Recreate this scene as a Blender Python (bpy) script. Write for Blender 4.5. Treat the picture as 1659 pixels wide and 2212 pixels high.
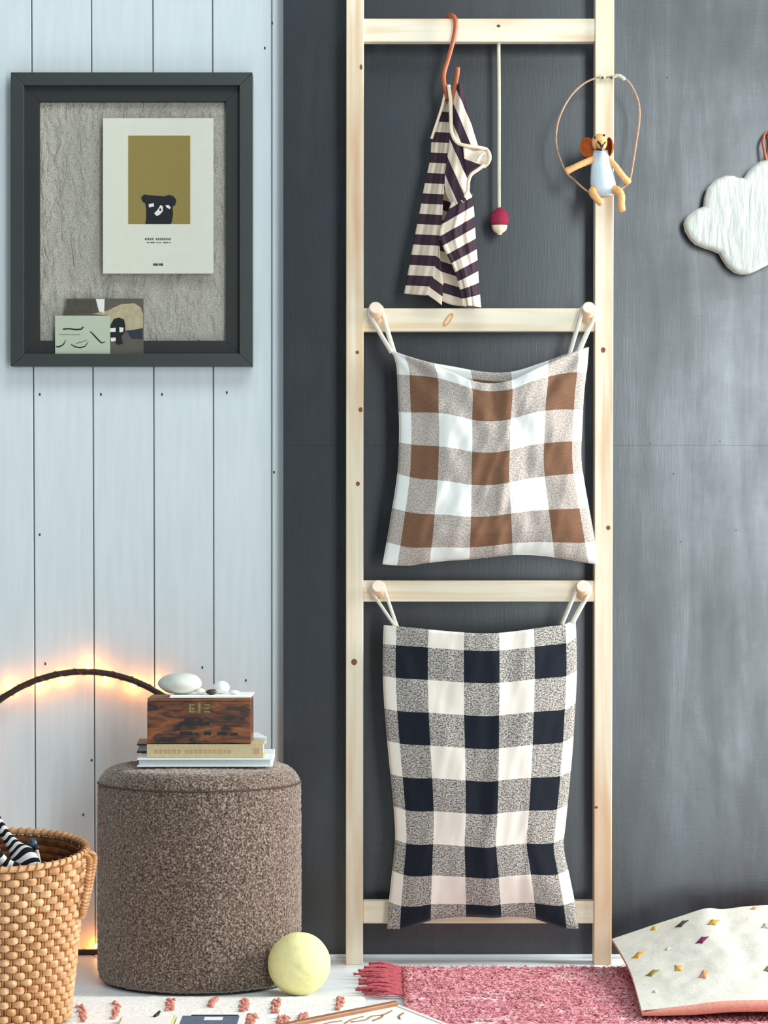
import bpy, bmesh, math, random
from mathutils import Vector, noise as mnoise
random.seed(7)
R = math.radians
for o in list(bpy.data.objects):
    bpy.data.objects.remove(o)
SC = bpy.context.scene
COL = SC.collection

# ---------------------------------------------------------------- camera, world, lights, exposure
CAM_D, FPX, CAM_Z = 5.2, 6000.0, 0.834
cam_data = bpy.data.cameras.new('camera')
cam_data.sensor_fit = 'HORIZONTAL'
cam_data.sensor_width = 36.0
cam_data.lens = FPX / 1659.0 * 36.0
cam_data.clip_end = 60
cam = bpy.data.objects.new('camera', cam_data)
cam.location = (0, -CAM_D, CAM_Z)
cam.rotation_euler = (R(90), 0, 0)
COL.objects.link(cam)
SC.camera = cam

world = bpy.data.worlds.new('room_daylight')
SC.world = world
world.use_nodes = True
wb = world.node_tree.nodes['Background']
wb.inputs[0].default_value = (0.80, 0.92, 1.0, 1)
wb.inputs[1].default_value = 0.18

def area_light(name, loc, target, sx, sy, power, color):
    d = bpy.data.lights.new(name, 'AREA')
    d.shape = 'RECTANGLE'
    d.size, d.size_y, d.energy, d.color = sx, sy, power, color
    o = bpy.data.objects.new(name, d)
    o.location = loc
    v = Vector(target) - Vector(loc)
    o.rotation_euler = v.to_track_quat('-Z', 'Y').to_euler()
    COL.objects.link(o)
    return o
# daylight through a tall window in the side wall on the right, and a second one behind the camera's right
area_light('side_window_light', (3.1, -0.56, 1.6), (0.0, -0.25, 0.7), 1.0, 1.9, 185, (1.0, 0.985, 0.96))
area_light('front_window_light', (1.5, -5.5, 1.2), (0.0, 0.0, 1.0), 0.9, 3.5, 132, (0.86, 0.96, 1.0))
area_light('overhead_fill_light', (0.3, -1.5, 2.75), (0.3, -0.6, 0.0), 1.8, 1.0, 28, (0.86, 0.97, 1.0))  # unseen overhead fill, added to brighten the floor and upper wall

vs = SC.view_settings
vs.view_transform = 'Standard'
vs.look = 'None'
vs.exposure = 0.0
vs.gamma = 1.0
vs.use_curve_mapping = False

# ---------------------------------------------------------------- helpers
def P(px, py, d=0.0):
    """point seen at pixel (px, py) of the 1659x2212 frame, d metres in front of the dark wall"""
    k = (CAM_D - d) / FPX
    return Vector(((px - 829.5) * k, -d, CAM_Z - (py - 1106.0) * k))
def PF(px, py, z=0.0):
    """point at height z seen at pixel (px, py) (for things on the floor)"""
    dist = (CAM_Z - z) * FPX / (py - 1106.0)
    return Vector(((px - 829.5) * dist / FPX, dist - CAM_D, z))
def S(d):
    return (CAM_D - d) / FPX
def lin(c):
    if isinstance(c, str):
        c = [int(c[i:i+2], 16) / 255 for i in (0, 2, 4)]
    else:
        c = [x / 255 for x in c]
    return tuple(x / 12.92 if x <= 0.04045 else ((x + 0.055) / 1.055) ** 2.4 for x in c) + (1.0,)

def wloc(o):
    v = Vector((0, 0, 0))
    while o is not None:
        v += o.location
        o = o.parent
    return v
def tag(o, label=None, cat=None, group=None, kind=None):
    if label: o['label'] = label
    if cat: o['category'] = cat
    if group: o['group'] = group
    if kind: o['kind'] = kind
    return o
def thing(name, loc, label, cat, group=None):
    o = bpy.data.objects.new(name, None)
    o.empty_display_size = 0.05
    o.location = loc
    COL.objects.link(o)
    return tag(o, label, cat, group)
def mobj(name, verts, faces, mat, parent=None, smooth=True, uvs=None, loc=None, fmats=None):
    base = wloc(parent) if parent is not None else (Vector(loc) if loc is not None else Vector((0, 0, 0)))
    me = bpy.data.meshes.new(name)
    me.from_pydata([tuple(Vector(v) - base) for v in verts], [], faces)
    if isinstance(mat, (list, tuple)):
        for m in mat: me.materials.append(m)
        if fmats:
            me.polygons.foreach_set('material_index', fmats)
    else:
        me.materials.append(mat)
    if uvs is not None:
        ul = me.uv_layers.new(name='UVMap')
        for p in me.polygons:
            for li in p.loop_indices:
                ul.data[li].uv = uvs[me.loops[li].vertex_index]
    if smooth:
        me.polygons.foreach_set('use_smooth', [True] * len(me.polygons))
    me.update()
    o = bpy.data.objects.new(name, me)
    if parent is not None: o.parent = parent
    else: o.location = base
    COL.objects.link(o)
    return o
def recalc(o):
    bm = bmesh.new(); bm.from_mesh(o.data)
    bmesh.ops.recalc_face_normals(bm, faces=bm.faces)
    bm.to_mesh(o.data); bm.free()
    return o
def bm_obj(name, bm, mat, parent=None, smooth=False, loc=None):
    base = wloc(parent) if parent is not None else (Vector(loc) if loc is not None else Vector((0, 0, 0)))
    bmesh.ops.translate(bm, verts=bm.verts, vec=-base)
    bmesh.ops.recalc_face_normals(bm, faces=bm.faces)
    me = bpy.data.meshes.new(name)
    bm.to_mesh(me); bm.free()
    me.materials.append(mat)
    if smooth:
        me.polygons.foreach_set('use_smooth', [True] * len(me.polygons))
    o = bpy.data.objects.new(name, me)
    if parent is not None: o.parent = parent
    else: o.location = base
    COL.objects.link(o)
    return o
def hexa(name, p8, mat, parent=None, bevel=0.0, seg=2, loc=None, smooth=False):
    """box from 8 corners: bottom 4 (ccw) then top 4"""
    bm = bmesh.new()
    v = [bm.verts.new(p) for p in p8]
    for f in ((3, 2, 1, 0), (4, 5, 6, 7), (0, 1, 5, 4), (1, 2, 6, 5), (2, 3, 7, 6), (3, 0, 4, 7)):
        bm.faces.new([v[i] for i in f])
    if bevel > 0:
        bmesh.ops.bevel(bm, geom=bm.edges[:], offset=bevel, segments=seg, affect='EDGES', profile=0.5)
    return bm_obj(name, bm, mat, parent, smooth, loc)
def box(name, a, b, mat, parent=None, bevel=0.0, seg=2, loc=None, rotz=0.0, tilt=None):
    x0, x1 = sorted((a[0], b[0])); y0, y1 = sorted((a[1], b[1])); z0, z1 = sorted((a[2], b[2]))
    p = [(x0, y0, z0), (x1, y0, z0), (x1, y1, z0), (x0, y1, z0), (x0, y0, z1), (x1, y0, z1), (x1, y1, z1), (x0, y1, z1)]
    if rotz:
        cx, cy = (x0 + x1) / 2, (y0 + y1) / 2
        c, s = math.cos(rotz), math.sin(rotz)
        p = [(cx + (q[0]-cx)*c - (q[1]-cy)*s, cy + (q[0]-cx)*s + (q[1]-cy)*c, q[2]) for q in p]
    return hexa(name, p, mat, parent, bevel, seg, loc)
def catmull(pts, n=8):
    pts = [Vector(p) for p in pts]
    out = []
    for i in range(len(pts) - 1):
        p0 = pts[max(i-1, 0)]; p1 = pts[i]; p2 = pts[i+1]; p3 = pts[min(i+2, len(pts)-1)]
        for k in range(n):
            t = k / n
            out.append(0.5 * ((2*p1) + (p2-p0)*t + (2*p0-5*p1+4*p2-p3)*t*t + (3*p1-p0-3*p2+p3)*t**3))
    out.append(pts[-1])
    return out
def tube_data(pts, rad, seg=10, closed=False, flat=1.0, capend=True):
    pts = [Vector(p) for p in pts]
    n = len(pts)
    if not isinstance(rad, (list, tuple)): rad = [rad] * n
    V, F = [], []
    up = None
    for i in range(n):
        if closed: t = (pts[(i+1) % n] - pts[i-1]).normalized()
        else: t = (pts[min(i+1, n-1)] - pts[max(i-1, 0)]).normalized()
        if up is None:
            ref = Vector((0, 1, 0)) if abs(t.y) < 0.9 else Vector((1, 0, 0))
            up = (ref - t * ref.dot(t)).normalized()
        else:
            up = (up - t * up.dot(t)).normalized()
        sd = t.cross(up)
        for k in range(seg):
            a = 2 * math.pi * k / seg
            V.append(pts[i] + (up * math.cos(a) * flat + sd * math.sin(a)) * rad[i])
    m = n if closed else n - 1
    for i in range(m):
        for k in range(seg):
            F.append((i*seg + k, i*seg + (k+1) % seg, ((i+1) % n)*seg + (k+1) % seg, ((i+1) % n)*seg + k))
    if not closed and capend:
        F.append(tuple(range(seg-1, -1, -1)))
        F.append(tuple((n-1)*seg + k for k in range(seg)))
    return V, F
def tube(name, pts, rad, mat, parent=None, seg=10, closed=False, flat=1.0, loc=None):
    V, F = tube_data(pts, rad, seg, closed, flat)
    return recalc(mobj(name, V, F, mat, parent, True, loc=loc))
def lathe_data(profile, c, seg=48, squash=1.0):
    V, F = [], []
    c = Vector(c)
    for r, z in profile:
        for k in range(seg):
            a = 2 * math.pi * k / seg
            V.append(c + Vector((r * math.cos(a), r * math.sin(a) * squash, z)))
    n = len(profile)
    for i in range(n - 1):
        for k in range(seg):
            F.append((i*seg + k, i*seg + (k+1) % seg, (i+1)*seg + (k+1) % seg, (i+1)*seg + k))
    F.append(tuple(range(seg-1, -1, -1)))
    F.append(tuple((n-1)*seg + k for k in range(seg)))
    return V, F
def ell(name, c, r, mat, parent=None, nu=20, nv=12, fn=None, loc=None, rot=None):
    """closed ellipsoid with optional per-vertex reshaping"""
    V, F = [], []
    c = Vector(c)
    for j in range(1, nv):
        th = math.pi * j / nv
        for i in range(nu):
            ph = 2 * math.pi * i / nu
            V.append(Vector((math.sin(th)*math.cos(ph), math.sin(th)*math.sin(ph), math.cos(th))))
    top = len(V); V.append(Vector((0, 0, 1))); bot = len(V); V.append(Vector((0, 0, -1)))
    for j in range(nv - 2):
        for i in range(nu):
            F.append((j*nu + i, (j+1)*nu + i, (j+1)*nu + (i+1) % nu, j*nu + (i+1) % nu))
    for i in range(nu):
        F.append((top, i, (i+1) % nu)); F.append((bot, (nv-2)*nu + (i+1) % nu, (nv-2)*nu + i))
    W = []
    for v in V:
        q = Vector((v.x * r[0], v.y * r[1], v.z * r[2]))
        if fn: q = fn(v, q)
        if rot is not None: q = rot @ q
        W.append(c + q)
    return recalc(mobj(name, W, F, mat, parent, True, loc=loc))
def plate(name, pts, y0, y1, mat, parent=None, bevel=0.0, loc=None, seg=2):
    """outline of world (x, z) pairs extruded from y0 (front) to y1 (back)"""
    bm = bmesh.new()
    a = [bm.verts.new((x, y0, z)) for x, z in pts]
    b = [bm.verts.new((x, y1, z)) for x, z in pts]
    f = bm.faces.new(a); bm.faces.new(list(reversed(b)))
    n = len(pts)
    for i in range(n):
        bm.faces.new((a[i], b[i], b[(i+1) % n], a[(i+1) % n]))
    bmesh.ops.recalc_face_normals(bm, faces=bm.faces)
    if bevel > 0:
        ed = [e for e in bm.edges if abs(e.verts[0].co.y - y0) < 1e-7 and abs(e.verts[1].co.y - y0) < 1e-7]
        bmesh.ops.bevel(bm, geom=ed, offset=bevel, segments=seg, affect='EDGES', profile=0.5)
    return bm_obj(name, bm, mat, parent, False, loc)
def pl(pts, t):
    """point at parameter t (0..1, by arc length) of a polyline of pixel pairs"""
    if not hasattr(pl, 'cache'): pl.cache = {}
    key = tuple(pts)
    if key not in pl.cache:
        q = catmull([Vector((a, b, 0)) for a, b in pts], 6)
        L = [0]
        for i in range(1, len(q)): L.append(L[-1] + (q[i] - q[i-1]).length)
        pl.cache[key] = (q, L)
    q, L = pl.cache[key]
    s = t * L[-1]
    for i in range(1, len(L)):
        if s <= L[i] + 1e-9:
            f = (s - L[i-1]) / max(L[i] - L[i-1], 1e-9)
            return q[i-1].lerp(q[i], f)
    return q[-1]
def interp(xs, ys, x):
    if x <= xs[0]: return ys[0]
    for i in range(1, len(xs)):
        if x <= xs[i]:
            return ys[i-1] + (ys[i] - ys[i-1]) * (x - xs[i-1]) / (xs[i] - xs[i-1])
    return ys[-1]
def coons(top, bottom, left, right, nu, nv, dfn, uvfn=None, vpx=None):
    """cloth patch between four pixel curves, at depth dfn(s, t) -> verts, faces, uvs"""
    c00, c10 = pl(top, 0), pl(top, 1)
    c01, c11 = pl(bottom, 0), pl(bottom, 1)
    V, U, F = [], [], []
    for j in range(nv + 1):
        t = j / nv
        l, r = pl(left, t), pl(right, t)
        for i in range(nu + 1):
            s = i / nu
            q = (1-t)*pl(top, s) + t*pl(bottom, s) + (1-s)*l + s*r - ((1-s)*(1-t)*c00 + s*(1-t)*c10 + (1-s)*t*c01 + s*t*c11)
            V.append(P(q.x, q.y, dfn(s, t)))
            U.append(uvfn(s, t) if not vpx else (s*3, vpx(q.x, q.y)))
    for j in range(nv):
        for i in range(nu):
            a = j*(nu+1) + i
            F.append((a, a + nu + 1, a + nu + 2, a + 1))
    return V, F, U

# ---------------------------------------------------------------- materials
class NT:
    def __init__(self, name, rough=0.6, spec=0.5):
        self.m = bpy.data.materials.new(name)
        self.m.use_nodes = True
        self.t = self.m.node_tree
        self.b = self.t.nodes['Principled BSDF']
        self.b.inputs['Roughness'].default_value = rough
        self.b.inputs['Specular IOR Level'].default_value = spec
    def n(self, kind, **kw):
        x = self.t.nodes.new(kind)
        for k, v in kw.items():
            if k.startswith('_'): setattr(x, k[1:], v)
            else: x.inputs[k.replace('__', ' ')].default_value = v
        return x
    def link(self, a, b): self.t.links.new(a, b)
    def coord(self, which='Object', scale=(1, 1, 1)):
        c = self.n('ShaderNodeTexCoord')
        mp = self.n('ShaderNodeMapping')
        mp.inputs['Scale'].default_value = scale
        self.link(c.outputs[which], mp.inputs['Vector'])
        return mp.outputs['Vector']
    def noise(self, vec, scale, detail=4, rough=0.55, dist=0.0):
        x = self.n('ShaderNodeTexNoise')
        x.inputs['Scale'].default_value = scale
        x.inputs['Detail'].default_value = detail
        x.inputs['Roughness'].default_value = rough
        x.inputs['Distortion'].default_value = dist
        self.link(vec, x.inputs['Vector'])
        return x.outputs['Fac']
    def ramp(self, fac, stops):
        x = self.n('ShaderNodeValToRGB')
        e = x.color_ramp.elements
        while len(e) < len(stops): e.new(0.5)
        for el, (p, c) in zip(e, stops):
            el.position = p; el.color = c
        self.link(fac, x.inputs['Fac'])
        return x.outputs['Color']
    def math(self, op, a, b=None, clamp=False):
        x = self.n('ShaderNodeMath'); x.operation = op; x.use_clamp = clamp
        for i, q in enumerate((a, b)):
            if q is None: continue
            if hasattr(q, 'is_linked') or hasattr(q, 'links'): self.link(q, x.inputs[i])
            else: x.inputs[i].default_value = q
        return x.outputs[0]
    def mix(self, fac, a, b, blend='MIX'):
        x = self.n('ShaderNodeMix'); x.data_type = 'RGBA'; x.blend_type = blend
        for sock, q in ((x.inputs[0], fac), (x.inputs[6], a), (x.inputs[7], b)):
            if hasattr(q, 'links'): self.link(q, sock)
            else: sock.default_value = q
        return x.outputs[2]
    def base(self, c):
        if hasattr(c, 'links'): self.link(c, self.b.inputs['Base Color'])
        else: self.b.inputs['Base Color'].default_value = c
    def rough(self, c): self.link(c, self.b.inputs['Roughness'])
    def bump(self, h, strength=0.3, dist=0.002):
        x = self.n('ShaderNodeBump')
        x.inputs['Strength'].default_value = strength
        x.inputs['Distance'].default_value = dist
        self.link(h, x.inputs['Height'])
        self.link(x.outputs['Normal'], self.b.inputs['Normal'])

def plain(name, col, rough=0.6, var=0.06, scale=40, bump=0.0, bscale=300, spec=0.5, metal=0.0):
    t = NT(name, rough, spec)
    v = t.coord()
    c = lin(col)
    lo = tuple(x * (1 - var) for x in c[:3]) + (1,)
    hi = tuple(min(1, x * (1 + var)) for x in c[:3]) + (1,)
    t.base(t.ramp(t.noise(v, scale), [(0.3, lo), (0.7, hi)]))
    t.b.inputs['Metallic'].default_value = metal
    if bump: t.bump(t.noise(v, bscale, 3), bump, 0.002)
    return t.m

def m_white_panel():
    t = NT('white_painted_board', 0.5, 0.35)
    v = t.coord('Object', (14, 14, 1.2))
    g = t.noise(v, 6, 5)
    t.base(t.ramp(g, [(0.25, lin((212, 221, 223))), (0.75, lin((223, 230, 231)))]))
    t.bump(t.noise(t.coord('Object', (60, 60, 2)), 8, 4), 0.10, 0.001)
    return t.m
def m_dark_wall():
    t = NT('charcoal_chalk_paint', 0.45, 0.75)
    streak = t.noise(t.coord('Object', (7, 7, 0.9)), 2.2, 6, 0.6, 0.4)
    blot = t.noise(t.coord('Object', (1, 1, 0.8)), 3.2, 5, 0.62, 0.3)
    weave = t.noise(t.coord('Object', (320, 320, 18)), 1.0, 2)
    weave2 = t.noise(t.coord('Object', (18, 18, 320)), 1.0, 2)
    f = t.math('ADD', t.math('MULTIPLY', streak, 0.55), t.math('MULTIPLY', blot, 0.6))
    f = t.math('ADD', f, t.math('MULTIPLY', t.math('ADD', weave, weave2), 0.05))
    t.base(t.ramp(f, [(0.40, lin((18, 20, 23))), (0.60, lin((29, 33, 38))), (0.82, lin((60, 67, 73)))]))
    t.rough(t.math('ADD', t.math('MULTIPLY', f, -0.42), 0.525))
    t.bump(t.math('ADD', weave, weave2), 0.12, 0.0004)
    return t.m
def m_floor():
    t = NT('white_painted_floor', 0.4, 0.5)
    g = t.noise(t.coord('Object', (1.5, 14, 1)), 3, 5)
    t.base(t.ramp(g, [(0.3, lin((228, 236, 240))), (0.7, lin((238, 244, 246)))]))
    t.rough(t.math('ADD', t.math('MULTIPLY', g, 0.2), 0.3))
    t.bump(g, 0.05, 0.001)
    return t.m
def m_pine(name, vertical=True, base=((228, 217, 194), (212, 186, 148), (202, 152, 108))):
    t = NT(name, 0.5, 0.4)
    sc = (38, 38, 1.3) if vertical else (1.3, 38, 38)
    v = t.coord('Object', sc)
    g = t.noise(v, 1.0, 5, 0.6, 0.8)
    big = t.noise(t.coord('Object', (9, 9, 1.1) if vertical else (1.1, 9, 9)), 1.6, 3)
    c = t.ramp(g, [(0.32, lin(base[1])), (0.55, lin(base[0])), (0.8, lin(base[0]))])
    c = t.mix(t.ramp(big, [(0.53, (0, 0, 0, 1)), (0.72, (0.8, 0.8, 0.8, 1))]), c, lin(base[2]))
    t.base(c)
    t.bump(g, 0.08, 0.001)
    return t.m
def m_check(name, dark, light, speck_lo, speck_hi, sscale, warm=None):
    t = NT(name, 0.9, 0.15)
    tc = t.n('ShaderNodeTexCoord')
    sp = t.n('ShaderNodeSeparateXYZ')
    t.link(tc.outputs['UV'], sp.inputs[0])
    iu = t.math('MODULO', t.math('FLOOR', sp.outputs[0]), 2.0)
    iv = t.math('MODULO', t.math('FLOOR', sp.outputs[1]), 2.0)
    s = t.math('ADD', iu, iv)
    n = t.noise(t.coord('UV', (1, 1, 1)), sscale, 2, 0.5)
    th = t.noise(t.coord('UV', (1, 7, 1)), sscale * 0.35, 2, 0.5)
    n = t.math('ADD', t.math('MULTIPLY', n, 0.65), t.math('MULTIPLY', th, 0.35))
    spk = t.ramp(n, [(0.42, (speck_lo,) * 3 + (1,)), (0.58, (speck_hi,) * 3 + (1,))])
    one = t.math('SUBTRACT', 1.0, t.math('ABSOLUTE', t.math('SUBTRACT', s, 1.0)))
    full = t.math('SUBTRACT', s, 1.0, True)
    fac = t.math('ADD', full, t.math('MULTIPLY', one, spk), True)
    sl = t.noise(t.coord('UV', (1, 9, 1)), 5, 3)
    dk = t.mix(t.ramp(sl, [(0.35, (0, 0, 0, 1)), (0.7, (1, 1, 1, 1))]), lin(dark), tuple(x * 1.35 for x in lin(dark)[:3]) + (1,))
    t.base(t.mix(fac, lin(light), dk))
    t.b.inputs['Sheen Weight'].default_value = 0.1
    t.bump(n, 0.35, 0.0008)
    return t.m
def m_stripe(name, dark, light):
    t = NT(name, 0.9, 0.15)
    tc = t.n('ShaderNodeTexCoord')
    sp = t.n('ShaderNodeSeparateXYZ')
    t.link(tc.outputs['UV'], sp.inputs[0])
    iv = t.math('MODULO', t.math('FLOOR', sp.outputs[1]), 2.0)
    n = t.noise(t.coord('UV', (1, 1, 1)), 26, 2)
    lt = t.mix(n, lin(light), tuple(x * 0.85 for x in lin(light)[:3]) + (1,))
    dk = t.mix(n, lin(dark), tuple(x * 1.7 for x in lin(dark)[:3]) + (1,))
    t.base(t.mix(iv, lt, dk))
    t.bump(n, 0.3, 0.0008)
    return t.m
def m_boucle():
    t = NT('brown_boucle', 0.95, 0.1)
    v = t.coord()
    n = t.noise(v, 300, 2, 0.5, 0.3)
    n2 = t.noise(v, 14, 2)
    c = t.ramp(n, [(0.34, lin((52, 42, 35))), (0.50, lin((103, 88, 77))), (0.68, lin((168, 152, 140)))])
    t.base(t.mix(t.math('MULTIPLY', n2, 0.25), c, lin((110, 92, 80))))
    t.b.inputs['Sheen Weight'].default_value = 0.9; t.b.inputs['Sheen Roughness'].default_value = 0.4; t.b.inputs['Sheen Tint'].default_value = lin((240, 226, 214))
    t.bump(n, 0.7, 0.003)
    return t.m
def m_linen():
    t = NT('crumpled_linen', 0.95, 0.1)
    big = t.noise(t.coord('Object', (26, 26, 9)), 1.4, 5, 0.62, 0.9)
    fine = t.noise(t.coord('Object', (1, 1, 1)), 420, 2)
    t.base(t.ramp(fine, [(0.35, lin((160, 155, 142))), (0.65, lin((192, 187, 173)))]))
    t.bump(t.math('ADD', t.math('MULTIPLY', big, 1.0), t.math('MULTIPLY', fine, 0.12)), 1.0, 0.012)
    return t.m
def m_cloud():
    t = NT('carved_white_felt', 0.85, 0.2)
    g = t.noise(t.coord('Object', (80, 80, 16)), 1.0, 4, 0.55, 0.4)
    t.base(t.ramp(g, [(0.3, lin((182, 187, 180))), (0.62, lin((206, 210, 204)))]))
    t.bump(g, 0.6, 0.005)
    return t.m
def m_box():
    t = NT('worn_brown_wood', 0.42, 0.5)
    g = t.noise(t.coord('Object', (16, 30, 60)), 1.1, 6, 0.65, 1.1)
    t.base(t.ramp(g, [(0.38, lin((30, 18, 12))), (0.52, lin((104, 56, 22))), (0.7, lin((150, 88, 38)))]))
    t.bump(g, 0.2, 0.001)
    return t.m
def m_rattan(name, a, b):
    t = NT(name, 0.55, 0.35)
    g = t.noise(t.coord('Object', (22, 22, 130)), 1.0, 4)
    t.base(t.ramp(g, [(0.3, lin(a)), (0.7, lin(b))]))
    t.bump(g, 0.2, 0.001)
    return t.m
def m_pinkrug():
    t = NT('pink_wool_pile', 0.95, 0.1)
    n = t.noise(t.coord(), 120, 3, 0.6)
    n2 = t.noise(t.coord('Object', (3.2, 30, 1)), 2.1, 3, 0.55, 0.3)
    c = t.ramp(n, [(0.32, lin((168, 84, 94))), (0.50, lin((224, 146, 154))), (0.68, lin((246, 198, 202)))])
    t.base(t.mix(t.ramp(n2, [(0.59, (0, 0, 0, 1)), (0.65, (1, 1, 1, 1))]), c, lin((244, 222, 220))))
    t.bump(n, 0.6, 0.003)
    return t.m
def m_whiterug():
    t = NT('white_wool_weave', 0.95, 0.1)
    n = t.noise(t.coord(), 160, 3, 0.6)
    t.base(t.ramp(n, [(0.3, lin((226, 222, 216))), (0.6, lin((248, 247, 243)))]))
    t.bump(n, 0.5, 0.002)
    return t.m
def m_cotton(name, a, b):
    t = NT(name, 0.92, 0.12)
    n = t.noise(t.coord(), 240, 3, 0.6)
    n2 = t.noise(t.coord(), 22, 4, 0.6, 0.5)
    t.base(t.ramp(n, [(0.3, lin(a)), (0.6, lin(b))]))
    t.bump(t.math('ADD', n2, t.math('MULTIPLY', n, 0.2)), 0.5, 0.003)
    return t.m
def m_emit(name, col, strength):
    t = NT(name, 0.3)
    t.base(lin(col))
    t.b.inputs['Emission Color'].default_value = lin(col)
    t.b.inputs['Emission Strength'].default_value = strength
    return t.m

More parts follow.
